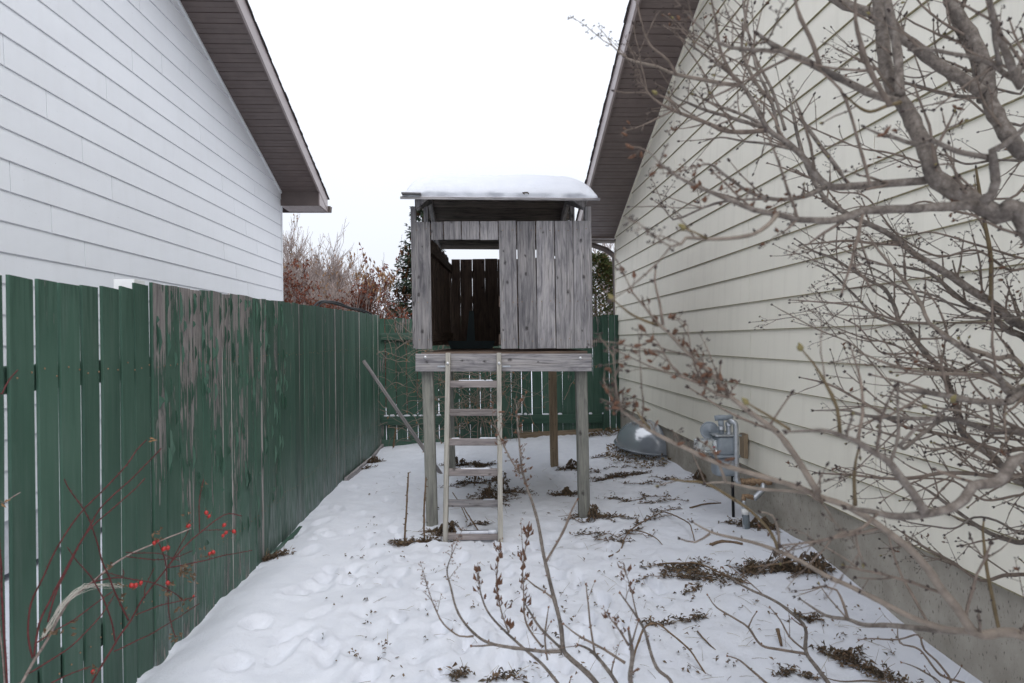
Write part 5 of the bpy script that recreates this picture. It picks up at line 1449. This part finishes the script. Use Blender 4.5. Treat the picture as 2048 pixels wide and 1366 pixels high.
for pts, (Y0, Y1), (r0, r1), mt, basey in canes:
    n = len(pts); P = []
    for i, q in enumerate(pts):
        s_ = i / (n - 1); Y = Y0 + (Y1 - Y0) * s_; x, y = rz_(*q); p = atY(x, y, Y)
        if p.x < FX + .02: p = atX(x, y, FX + .02)
        P.append((p, (r0 + (r1 - r0) * s_) * .68 * Y / F))
    if basey: P = [(RB + Vector((0, 0, -.05)), P[0][1] * 1.2), (P[0][0].lerp(RB, .5), P[0][1] * 1.1)] + P
    P = wiggle(catmull(P, .016), .003, 12)
    mb = MB(); mb.tube([p for p, r in P], [r for p, r in P], 6); mb.build('cane', M[mt], rose, True, origin=tuple(P[0][0]))
    for i in range(2, len(P) - 1):
        p, r = P[i]; d = (P[i + 1][0] - P[i - 1][0]).normalized()
        for _ in range(5 if mt == 'cane' else 3):
            s_ = Matrix.Rotation(RP.uniform(0, 6.28), 3, d) @ d.orthogonal().normalized()
            q = p + d * RP.uniform(-.008, .008)
            th.tube([q, q + (s_ - d * .25) * (r + .0042)], [.0010, .0002], 3, 0, False)
tag(th.build('thorns', M['cane'], rose, origin=tuple(RB)), kind='stuff')
hips = [(1105, 445), (1210, 368), (1226, 388), (1315, 440), (1308, 502), (1326, 485), (1372, 478), (905, 545), (922, 532), (962, 580), (984, 574), (1230, 608), (1250, 600), (772, 795), (795, 795), (826, 780), (985, 780), (545, 1300), (1135, 856)]
for (hx_, hy_) in hips:
    x, y = rz_(hx_, hy_); Y = 2.2 + .55 * (hx_ - 500) / 900
    p = atY(x, y, Y); d = Vector((RP.uniform(-.5, .5), -.3, RP.uniform(-.9, -.2))).normalized()
    mb = MB(); r = RP.uniform(.0062, .0085) * (.6 if hx_ == 1135 else 1)
    mb.lathe([(.0006, -r * 1.1), (r * .5, -r), (r * .92, -r * .5), (r, 0), (r * .85, r * .6), (r * .42, r * 1.05), (.001, r * 1.12)], p, d, 10)
    h = mb.build('hip', M['hip'], rose, True, origin=tuple(p))
    mb = MB()
    for k in range(5):
        s_ = Matrix.Rotation(k * 1.257, 3, d) @ d.orthogonal().normalized(); mb.leaf(p + d * r * .9, d + s_ * .9, d, .011, .003, 0, .2)
    mb.tube([p - d * r, p - d * (r + .012)], .0009, 4); mb.build('sepals', M['dead'], h, origin=tuple(p))
# withered leaves still on the canes
mb = MB()
for (hx_, hy_, n) in ((1090, 690, 22), (1130, 735, 12), (1035, 1105, 10), (1070, 900, 8), (725, 880, 6), (430, 1030, 6), (925, 500, 9), (985, 800, 10), (1215, 600, 7), (715, 800, 4), (1180, 200, 2), (1100, 400, 4), (550, 1290, 7), (300, 1070, 6), (650, 680, 4)):
    x, y = rz_(hx_, hy_); Y = 2.2 + .55 * (hx_ - 500) / 900; p = atY(x, y, Y)
    if p.x < FX + .03: p.x = FX + .03
    for _ in range(n):
        q = p + Vector((RP.uniform(-.02, .02), RP.uniform(-.015, .015), RP.uniform(-.02, .02)))
        mb.leaf(q, Vector((RP.uniform(-1, 1), RP.uniform(-.5, .5), RP.uniform(-1, .5))), Vector((RP.uniform(-1, 1), -1, RP.uniform(-1, 1))), RP.uniform(.012, .026), RP.uniform(.006, .013), 0, RP.uniform(.2, .8))
for (x, y, Y) in ((298, 876, 2.34), (303, 882, 2.34), (296, 884, 2.34), (2, 1006, 1.97), (8, 1004, 1.97)):
    mb.leaf(atY(x, y, Y), Vector((RP.uniform(-.3, 1), 0, RP.uniform(-.6, .8))), (0, -1, .4), .02, .007, 1, .3)
tag(mb.build('withered_leaves', None, rose, origin=tuple(RB), mats=[M['dead'], M['tan_leaf']]), kind='stuff')
mb = MB()
for k in range(16):
    pts = []
    off = RP.uniform(-14, 14); seg = rz_
    for i, q in enumerate([(250, 1100), (300, 1020), (360, 920), (430, 850), (500, 805), (580, 795), (660, 795), (720, 795)]):
        if k > 8 and i > RP.choice((3, 4, 5)): break
        x, y = rz_(q[0] + RP.uniform(-12, 12), q[1] + off + RP.uniform(-12, 12)); pts.append((atY(x, y, 2.1 + .04 * i), .0007))
    if len(pts) > 2:
        P = catmull(pts, .01); mb.tube([p for p, r in P], .0007, 3, 0, False)
o = tag(mb.build('twine', M['twine'], origin=tuple(P[0][0])), 'frayed pale twine tied around the rose bush canes', 'twine')

# ------------------------------------------------------------------ bare vine tangled on the back fence
vb = Vector((.0, BY - .25, g(0, BY - .25)))
vine = thing('bare_vine', tuple(vb), 'tangled bare vine hanging on the green back fence behind the ladder', 'vine')
def rambling(mb, p, d, L, r, step=.06, wob=.5, pull=0.0, grav=0.0, n=4, mi=0):
    pts = [p.copy()]; rad = [r]; d = d.normalized(); k = int(L / step)
    for i in range(k):
        d = (d + Vector((RP.uniform(-wob, wob), RP.uniform(-wob, wob) * .35, RP.uniform(-wob, wob) - grav))).normalized()
        p = p + d * step
        if p.y > BY - .035: p.y = BY - .035
        pts.append(p.copy()); rad.append(r * (1 - .6 * i / k))
    mb.tube(pts, rad, n, mi, False); return pts
mb = MB(); lv = MB()
for k in range(190):
    px = RP.gauss(940, 80); px = min(1130, max(775, px)); py = RP.uniform(660, 870)
    p = atY(px, py, BY - RP.uniform(.06, .32))
    for q in rambling(mb, p, Vector((RP.uniform(-1, 1), 0, RP.uniform(-.6, 1))), RP.uniform(.3, 1.1), RP.uniform(.0028, .006), .05, .42)[::3]:
        if RP.random() < .16: lv.leaf(q, Vector((RP.uniform(-1, 1), RP.uniform(-1, 0), -1)), (0, -1, 0), RP.uniform(.03, .05), .022, 0, .5)
for k in range(16):
    px = RP.uniform(780, 835); p = atY(px, RP.uniform(640, 760), BY - RP.uniform(.06, .25))
    rambling(mb, p, Vector((RP.uniform(-1, .6), 0, RP.uniform(-.8, .8))), RP.uniform(.25, .6), .003, .05, .35)
for k in range(7):
    p = Vector((RP.uniform(-.45, .6), BY - RP.uniform(.1, .25), g(0, BY - .2) - .02))
    rambling(mb, p, Vector((RP.uniform(-.3, .3), 0, 1)), RP.uniform(.8, 1.6), .007, .06, .22)
mb.build('stems', M['stem_pale'], vine, origin=tuple(vb)); tag(lv.build('leaves', M['tan_leaf'], vine, origin=tuple(vb)), kind='stuff')

# ------------------------------------------------------------------ withered plants on the snow
def stalk_poly(mb, pts, r, lift=.006, n=5, h=None):
    P = []
    for i, (x, y) in enumerate(pts):
        q = on_ground(x, y, lift if h is None else lift + h[i]); P.append((q, r * (1 - .35 * i / len(pts))))
    P = catmull(P, .03); mb.tube([p for p, _ in P], [a for _, a in P], n, 0); return P
def shrivel(mb, p, n, spread, L=(.015, .04), mi=(0, 1), flat=.5):
    for _ in range(n):
        x = p.x + RP.gauss(0, spread); y = p.y + RP.gauss(0, spread * .8)
        if x > WX - .02: continue
        z = max(p.z - .01, g(x, y)) + abs(RP.gauss(0, .012))
        d = Vector((RP.uniform(-1, 1), RP.uniform(-1, 1), RP.uniform(-.3, .6) * flat))
        mb.leaf((x, y, z), d, (RP.uniform(-.8, .8), RP.uniform(-.8, .8), 1), RP.uniform(*L), RP.uniform(.006, .016), RP.choice(mi), RP.uniform(-.2, .9))
def clump(px, py, size, kind, label, group):
    p = on_ground(px, py); mb = MB()
    nst = {'weed': 3, 'mat': 6, 'tuft': 2, 'tall': 9}[kind]
    a0 = RP.uniform(-.5, .5) + (0 if RP.random() < .6 else RP.uniform(-1, 1))
    for k in range(nst):
        a = a0 + RP.uniform(-.45, .45) + (math.pi if k % 2 else 0)
        d = Vector((math.cos(a), math.sin(a), 0)); L = size * RP.uniform(1.0, 2.1)
        q = p + Vector((RP.gauss(0, .012), RP.gauss(0, .012), 0)) * (1 if kind != 'mat' else 3.0); pts = []
        arch = RP.uniform(.02, .22) if kind == 'weed' else .06; w = q.copy()
        for i in range(8):
            s_ = i / 7
            pts.append(Vector((w.x, w.y, g(w.x, w.y) + .004 + arch * L * 2 * s_ * (1 - s_))))
            d = (Matrix.Rotation(RP.uniform(-.35, .35), 3, 'Z') @ d); w = w + d * L / 7
        for w_ in pts: w_.x = min(w_.x, WX - .03)
        mb.tube(pts, [.0034 * (1 - .5 * i / 7) for i in range(8)], 4, 0, False)
        for j, w in enumerate(pts):
            if RP.random() < (.75 if kind != 'mat' else .95): shrivel(mb, w, RP.randint(2, 6) if kind != 'mat' else RP.randint(4, 9), .010 if kind != 'mat' else .024, (.016, .045))
        for _ in range(2):
            w = RP.choice(pts[2:]); e = w + Vector((RP.uniform(-1, 1), RP.uniform(-1, 1), RP.uniform(.0, .7))).normalized() * RP.uniform(.03, .08)
            mb.tube([w, w.lerp(e, .5) + Vector((0, 0, .008)), e], [.0016, .0012, .0007], 3, RP.choice((0, 2)), False)
    if kind == 'tall':
        for k in range(9):
            a = RP.uniform(0, 6.28); d = Vector((math.cos(a), math.sin(a), 0)); H = size * RP.uniform(.6, 1.2); R_b = size * RP.uniform(.3, .9)
            b0 = p + d * RP.uniform(0, .03); b0.z = g(b0.x, b0.y) - .01; pts = []
            for i in range(9):
                s_ = i / 8; w = b0 + d * R_b * s_ ** 1.5; w.z = b0.z + H * math.sin(math.pi * min(1, .08 + s_ * .92)) ** .8 * (1 - .25 * s_) + RP.uniform(-.004, .004)
                w.z = max(w.z, g(w.x, w.y)); pts.append(w)
            mb.tube(pts, [.0036 * (1 - .55 * i / 8) for i in range(9)], 4, 0, False)
            for w in pts[3:]:
                for _ in range(RP.randint(2, 5)):
                    mb.leaf(w, Vector((RP.uniform(-.6, .6), RP.uniform(-.6, .6), -1)), (RP.uniform(-1, 1), -1, 0), RP.uniform(.02, .05), RP.uniform(.008, .018), RP.choice((0, 1)), .6)
    o = mb.build('withered_plant', None, None, origin=tuple(p), mats=[M['dead'], M['dead_dark'], M['straw']])
    return tag(o, label, 'dead plant', group)
G1 = 'withered plants lying on the snow'
for (x, y, s_, k) in [(948, 938, .12, 'mat'), (925, 968, .06, 'tuft'), (992, 1005, .10, 'weed'), (960, 1050, .06, 'tuft'), (965, 930, .10, 'mat'), (1035, 985, .09, 'tuft')]:
    clump(x, y, s_, k, 'withered brown plant lying flat in the snow under the playhouse', G1 + ' under the playhouse')
clump(1005, 985, .20, 'tall', 'big wilted brown plant drooping under the playhouse', None)
clump(952, 968, .22, 'tall', 'tangled dry plant standing behind the ladder rungs', None)
clump(978, 1000, .15, 'tall', 'smaller wilted plant drooping behind the right ladder rail', None)
clump(917, 932, .14, 'tall', 'wilted dark plant drooping behind the left ladder rail', None)
clump(898, 1072, .13, 'tall', 'dry brown weeds wrapped round the foot of the ladder', None)
clump(1145, 938, .12, 'tall', 'drooping dry weeds at the foot of the brown rear post', None)
clump(1182, 1036, .13, 'tall', 'dry brown weeds curled round the foot of the front right post', None)
clump(1128, 990, .10, 'tall', 'low drooping weed between the brown rear post and the front right post', None)
clump(873, 1062, .07, 'tall', 'small dry weed at the foot of the front left post', None)
for (x, y, s_, k) in [(1215, 958, .13, 'mat'), (1240, 935, .09, 'tuft'), (1265, 950, .10, 'mat'), (1285, 968, .12, 'weed'), (1200, 915, .07, 'tuft'), (1235, 1000, .09, 'tuft'), (1275, 1000, .12, 'weed'), (1310, 1005, .13, 'weed'), (1225, 1035, .11, 'weed'),
                      (1255, 1070, .12, 'weed'), (1215, 1085, .10, 'weed'), (1180, 1070, .06, 'tuft'), (1290, 1045, .13, 'weed'), (1330, 960, .10, 'weed'), (1345, 1020, .08, 'tuft'), (1195, 945, .05, 'tuft'), (1260, 905, .06, 'tuft')]:
    clump(x, y, s_, k, 'withered brown weeds flattened on the snow between playhouse and cream house', G1 + ' beside the house')
clump(1405, 962, .12, 'tall', 'dry twiggy weed standing by the foundation next to the window well', None)
clump(1375, 1140, .14, 'mat', 'dense heap of withered leaves under the long brown stalk', None)
clump(1410, 1155, .15, 'mat', 'second heap of withered leaves beside the long brown stalk', None)
clump(1500, 1138, .09, 'mat', 'small dark heap of leaves at the end of the stalk along the foundation', None)
clump(1570, 1142, .12, 'tall', 'brown weed hanging from the stalk along the concrete foundation', None)
clump(1625, 1142, .13, 'tall', 'reddish brown weed drooping against the concrete foundation', None)
clump(1520, 1055, .10, 'tall', 'dry weeds round the grey conduit of the gas meter', None)
clump(1462, 1046, .06, 'tuft', 'flat brown weed on the snow below the gas meter', None)
for (x, y, s_, k) in [(1310, 1250, .04, 'tuft'), (1590, 1350, .06, 'tuft'), (1675, 1310, .05, 'tuft'), (1390, 1180, .04, 'tuft'), (1620, 1240, .05, 'tuft'), (915, 1360, .03, 'tuft'), (1010, 1358, .03, 'tuft'), (1385, 1240, .04, 'tuft')]:
    clump(x, y, s_, k, 'small scrap of dead leaves scattered on the near open snow', G1 + ' in scraps')
clump(1725, 1335, .09, 'mat', 'dark mat of dead leaves on snow below the thin lilac suckers', None)
clump(745, 925, .09, 'tall', 'dead brown weeds beside the edging board in the fence corner', None)
clump(730, 938, .06, 'weed', 'flat dead weed on the snow along the green fence', None)
clump(808, 888, .05, 'tuft', 'small dead weed at the foot of the green back fence', None)
clump(538, 1118, .045, 'mat', 'dark clump of dead leaves at the end of the edging board', None)
clump(815, 1086, .05, 'mat', 'dark leaf litter round the foot of the lone dry stalk', None); clump(848, 1082, .05, 'mat', 'dark leaf litter at the foot of the taller ragged stalk', None)

# dry upright stalks by the ladder and a few long bent ones on the snow
def stick(name, P, r, label, cat='stalk', mat='dead', leafy=0):
    P = [(Vector(p), r * (1 - .4 * i / len(P))) for i, p in enumerate(P)]
    P = knobby(wiggle(catmull(P, .02), .003, 20), .05, .3); mb = MB(); mb.tube([p for p, _ in P], [a for _, a in P], 6)
    for p, a in P[::2]:
        for _ in range(leafy): mb.leaf(p, Vector((RP.uniform(-1, 1), RP.uniform(-1, 1), RP.uniform(-.8, .2))), (RP.uniform(-1, 1), -1, 0), RP.uniform(.012, .03), .009, 0, .5)
    return tag(mb.build(name, M[mat], None, True, origin=tuple(P[0][0])), label, cat)
b = on_ground(809, 1082); stick('dry_stalk', [b - Vector((0, 0, .03)), atY(812, 1030, b.y), atY(815, 980, b.y), atY(817, 945, b.y)], .008, 'tall dry stalk standing in the snow, farthest from the ladder', leafy=1)
b = on_ground(849, 1080); stick('dry_stalk', [b - Vector((0, 0, .03)), atY(848, 1030, b.y), atY(850, 985, b.y), atY(852, 955, b.y)], .008, 'tall ragged dry stalk standing beside the front left post', leafy=2)
b = on_ground(786, 895); stick('dry_stalk', [b - Vector((0, 0, .03)), atY(789, 875, b.y), atY(792, 855, b.y)], .014, 'stubby dry stalk in the corner of the back fence', leafy=2)
stick_pts = [
 ([(1265, 1322), (1278, 1280), (1292, 1252), (1316, 1248), (1345, 1270), (1382, 1303), (1412, 1350)], [0, .06, .11, .12, .09, .05, .0], .0055, 'long bent dry stalk arching over the near snow', 1.0),
 ([(1218, 1113), (1240, 1100), (1252, 1072), (1275, 1050), (1320, 1026), (1330, 1024)], [0, .01, .02, .05, .04, .02], .005, 'kinked dry stalk lying by the flattened weeds', 1),
 ([(1330, 1024), (1352, 1032), (1378, 1047), (1385, 1064), (1389, 1082)], [.03, .05, .07, .04, 0], .005, 'dry stalk bent over into the snow beside the weeds', 1),
 ([(1422, 1090), (1445, 1083), (1485, 1088)], [.004, .008, .004], .012, 'thick brown stick lying on the snow in front of the gas meter', 1),
 ([(1380, 1016), (1410, 1008), (1442, 1006)], [.004, .01, .004], .007, 'thin dark stick lying on the snow left of the gas meter', 1),
 ([(1395, 1263), (1412, 1282), (1431, 1300)], [.01, .01, .0], .004, 'short dark twig stuck in the near snow', 1),
 ([(1250, 1060), (1280, 1062), (1310, 1075), (1325, 1090)], [.02, .05, .03, .0], .0045, 'dark dry stalk lying across the flattened weeds', 1),
 ([(1320, 1128), (1360, 1126), (1400, 1128), (1450, 1150), (1500, 1168)], [.01, .05, .06, .04, 0], .006, 'long brown stalk lying over the heap of withered leaves', 1),
 ([(1490, 1138), (1540, 1130), (1600, 1122), (1640, 1120)], [.01, .05, .07, .05], .006, 'long brown stalk lying along the concrete foundation', 1),
 ([(1555, 1258), (1560, 1278), (1563, 1292)], [.06, .03, 0], .008, 'broken brown stub sticking up out of the snow', 1),
 ([(935, 1040), (918, 1005), (905, 985)], [0, .1, .15], .005, 'dry stalk leaning behind the lowest ladder rungs', 1),
 ([(957, 1062), (935, 1028), (920, 1000)], [0, .1, .15], .005, 'second dry stalk leaning behind the lowest ladder rungs', 1),
]
for pts, h, r, label, _ in stick_pts:
    P = []
    for (x, y), hh in zip(pts, h):
        q = on_ground(x, y)
        for _ in range(4):
            Yq = q.y; q = atY(x, y, Yq)
            # slide along the ray so that the point is hh above the snow
            lo_, hi_ = Yq * .7, Yq * 1.1
            for _ in range(24):
                m_ = (lo_ + hi_) / 2; w = atY(x, y, m_)
                if w.z - g(w.x, w.y, False) > hh: lo_ = m_
                else: hi_ = m_
            q = atY(x, y, (lo_ + hi_) / 2)
        P.append(q)
    stick('fallen_stalk', P, r, label, 'stalk', 'dead', 0)

# fine straws and twig scraps scattered over the snow
mb = MB()
for k in range(760):
    px = RP.uniform(1000, 1800) if RP.random() < .8 else RP.uniform(640, 1000); py = RP.uniform(930, 1366)
    p = on_ground(px, py, .003)
    if not (FX + .4 < p.x < WX - .1): continue
    if RP.random() < .55:
        d = Vector((RP.uniform(-1, 1), RP.uniform(-1, 1), RP.uniform(0, .35))).normalized(); L = RP.uniform(.02, .12)
        mb.tube([p, p + d * L * .5 + Vector((0, 0, .003)), p + d * L], [.001, .0009, .0005], 3, RP.choice((0, 0, 2)), False)
    else: shrivel(mb, p, RP.choice((1, 1, 2, 4)), .012, (.01, .03))
tag(mb.build('scattered_straw', None, None, origin=(0.5, 4, 0), mats=[M['dead'], M['dead_dark'], M['straw']]), 'fine straws and leaf scraps scattered over the snow', 'straw', kind='stuff')

# ------------------------------------------------------------------ trees beyond the back fence
def bare_tree(name, base, h, spread, nstem, label, seed, mat='far_twig', thick=.03, leaves=0, leafmat='tan_leaf', depth=4, lean=0.0, group=None, upw=.35, rmin=.0045):
    R = random.Random(seed); base = Vector(base)
    t = thing(name, tuple(base), label, 'tree' if h > 4 else 'shrub', group)
    tr, tw, lf_ = MB(), MB(), MB()
    def go(p, d, L, r, lvl):
        n = 4; pts = [p]; q = p.copy(); dd = d.copy()
        for i in range(n):
            dd = (dd + Vector((R.uniform(-.2, .2), R.uniform(-.2, .2), R.uniform(-.1, .2) + upw * .15))).normalized()
            q = q + dd * L / n; pts.append(q.copy())
            if lvl > 0:
                for _ in range(2 if lvl > 1 else 2):
                    if R.random() < (.62 if lvl < depth else .8):
                        s_ = Matrix.Rotation(R.uniform(0, 6.28), 3, dd) @ dd.orthogonal().normalized()
                        go(q, (dd * .85 + s_ * R.uniform(.35, .8)).normalized(), L * R.uniform(.45, .72), max(rmin, r * .5), lvl - 1)
            if leaves and lvl <= 1 and R.random() < leaves:
                for _ in range(2):
                    lf_.leaf(q, Vector((R.uniform(-.6, .6), R.uniform(-.6, .6), -1 if leafmat == 'tan_leaf' else R.uniform(-1, 1))), (R.uniform(-1, 1), R.uniform(-1, 1), .1), R.uniform(.05, .1), R.uniform(.025, .05), 0, .4)
        (tr if lvl >= depth - 1 else tw).tube(pts, [max(rmin * .6, r * (1 - .45 * i / n)) for i in range(n + 1)], 6 if lvl >= depth - 1 else 3, 0, False)
    for k in range(nstem):
        a = 6.28 * k / nstem + R.uniform(-.4, .4); d = Vector((math.cos(a) * spread, math.sin(a) * spread, 1)).normalized()
        b = base + Vector((math.cos(a), math.sin(a), 0)) * R.uniform(.02, .12) * nstem * .3
        go(Vector((b.x, b.y, base.z - .1)), d, h * R.uniform(.5, .62), thick, depth)
    tr.build('trunk', M['far_branch'], t, True, origin=tuple(base))
    tag(tw.build('crown', M[mat], t, origin=tuple(base)), kind='stuff')
    if lf_.v: tag(lf_.build('leaves', M[leafmat], t, origin=tuple(base)), kind='stuff')
    return t
def gpt(px, Y): q = atY(px, 700, Y); return (q.x, q.y, -.08)
bare_tree('bare_tree', gpt(600, 20), 3.7, .5, 7, 'tall bare tree with brown hanging leaves next to the white house', 5, leaves=.06, thick=.05, depth=4, rmin=.006)
bare_tree('bare_tree', gpt(650, 24), 3.7, .5, 6, 'tall bare grey tree rising behind the other bare tree', 15, thick=.05, depth=4, rmin=.007)
bare_tree('bare_tree', gpt(585, 22), 4.3, .34, 7, 'bare many-stemmed grey tree close behind the white house corner', 41, thick=.04, depth=4, rmin=.007, upw=.8)
bare_tree('bare_tree', gpt(628, 21), 4.0, .38, 7, 'bare many-stemmed brown tree between the taller bare trees', 42, thick=.04, depth=4, rmin=.007, upw=.8, leaves=.05)
bare_tree('bare_shrub', gpt(570, 15), 2.9, .45, 7, 'brown bare shrub showing over the fence by the white house corner', 6, thick=.022, depth=4, leaves=.03)
bare_tree('bare_shrub', gpt(640, 14), 2.4, .55, 7, 'dense brown bare shrub over the fence behind the black cables', 9, thick=.02, depth=4, leaves=.04)
bare_tree('red_shrub', gpt(705, 13.2), 2.5, .42, 8, 'rust-red leafy shrub showing above the green fence', 12, thick=.02, depth=4, leaves=.3, leafmat='rust_leaf')
bare_tree('red_shrub', gpt(756, 12.8), 2.1, .5, 8, 'lower rust-red leafy shrub beside the spruce tree', 13, thick=.018, depth=4, leaves=.3, leafmat='rust_leaf')
# tall thin stems with drooping leaves
st = thing('tall_stems', gpt(735, 12.5), 'tall thin stems with drooping tan leaves in front of the spruce', 'plant')
mb, lv = MB(), MB(); R5 = random.Random(4)
for (x, y) in [(702, 505), (712, 530), (728, 508), (742, 515), (750, 525), (733, 540), (768, 545), (785, 540), (745, 560), (722, 545), (777, 560), (755, 575)]:
    tp = atY(x, y, 12.5); bs = Vector((tp.x - R5.uniform(.1, .5), 12.5 + R5.uniform(-.2, .2), 0)); P = catmull([(bs, .008), (bs.lerp(tp, .6) + Vector((-.05, 0, .05)), .006), (tp, .003)], .2)
    mb.tube([p for p, r in P], [r for p, r in P], 4, 0, False)
    for _ in range(6): lv.leaf(tp + Vector((R5.uniform(-.06, .06), 0, R5.uniform(-.22, .05))), Vector((R5.uniform(-.5, .5), R5.uniform(-.4, .4), -1)), (R5.uniform(-1, 1), -1, 0), R5.uniform(.08, .14), .035, 0, .4)
mb.build('stems', M['far_twig'], st, origin=gpt(735, 12.5)); tag(lv.build('leaves', M['tan_leaf'], st, origin=gpt(735, 12.5)), kind='stuff')
# spruce
sb = Vector(gpt(848, 13.2)); spr = thing('spruce_tree', tuple(sb), 'dark green spruce tree standing behind the playhouse', 'tree')
mb = MB(); ztop = atY(850, 400, 13.2).z
mb.tube([sb - Vector((0, 0, .1)), Vector((sb.x, sb.y, ztop))], [.11, .01], 8); mb.build('trunk', M['far_branch'], spr, True, origin=tuple(sb))
nd, cn = MB(), MB(); R6 = random.Random(8)
z = .5
while z < ztop - .1:
    f = (ztop - z) / ztop; Lb = .13 + 1.22 * f * R6.uniform(.85, 1.1)
    for k in range(17):
        a = R6.uniform(0, 6.28); d = Vector((math.cos(a), math.sin(a), R6.uniform(-.25, .12))).normalized(); L = Lb * R6.uniform(.7, 1.05)
        p0 = Vector((sb.x, sb.y, z + R6.uniform(-.08, .08)))
        m = max(3, int(L / .07))
        for i in range(1, m + 1):
            q = p0 + d * L * i / m + Vector((0, 0, .10 * (i / m) ** 2 - .03))
            for s_ in (1, -1):
                side = Vector((-d.y, d.x, 0)) * s_; ll = (.09 + .10 * (1 - i / m)) * R6.uniform(.7, 1.2)
                e = (d * .8 + side * R6.uniform(.3, .9) + Vector((0, 0, R6.uniform(-.35, .15)))).normalized()
                for _ in range(3):
                    e2 = (e + Vector((R6.uniform(-.3, .3), R6.uniform(-.3, .3), R6.uniform(-.3, .3)))).normalized()
                    nd.leaf(q, e2, (R6.uniform(-.5, .5), R6.uniform(-.5, .5), 1), ll, .03, 0, .2)
        if f < .45 and R6.random() < .5:
            for _ in range(2): cn.blob(p0 + d * L * R6.uniform(.6, 1), (0, 0, -1), .12, .022, 0, 5)
    z += .13
nd.build('crown', M['needle'], spr, origin=tuple(sb)); tag(cn.build('cones', M['cone'], spr, origin=tuple(sb)), kind='stuff')
# cedar behind the fence, right of the playhouse
cb = Vector(gpt(1192, 13)); ced = thing('cedar_tree', tuple(cb), 'bushy green cedar between the playhouse and the cream house', 'tree')
mb = MB(); mb.tube([cb - Vector((0, 0, .1)), cb + Vector((0, 0, 2.6))], [.07, .02], 7); mb.build('trunk', M['far_branch'], ced, True, origin=tuple(cb))
fo = MB(); R7 = random.Random(2); ctop = atY(1200, 512, 13).z
for k in range(1500):
    zz = R7.uniform(.4, 1.0) ** .8 * ctop; f = 1 - zz / ctop; rad = .12 + .62 * min(1, f * 2.4) ** .7
    a = R7.uniform(0, 6.28); rr = rad * (.45 + .55 * R7.random() ** .5)
    p = Vector((cb.x + rr * math.cos(a), cb.y + rr * math.sin(a), zz)); o3 = Vector((math.cos(a), math.sin(a), .45))
    for _ in range(5):
        d = (o3 + Vector((R7.uniform(-.7, .7), R7.uniform(-.7, .7), R7.uniform(-.9, .4)))).normalized()
        fo.leaf(p + Vector((R7.uniform(-.04, .04), R7.uniform(-.04, .04), R7.uniform(-.05, .05))), d, (R7.uniform(-1, 1), R7.uniform(-1, 1), .5), R7.uniform(.07, .14), R7.uniform(.02, .035), 1 if R7.random() < .22 else 0, .3)
fo.build('crown', None, ced, origin=tuple(cb), mats=[M['cedar'], M['cedar_brown']])
bare_tree('bare_tree', gpt(1216, 19), 4.3, .5, 4, 'bare twiggy tree top above the cedar under the brown eave', 31, thick=.04, depth=4, rmin=.006)
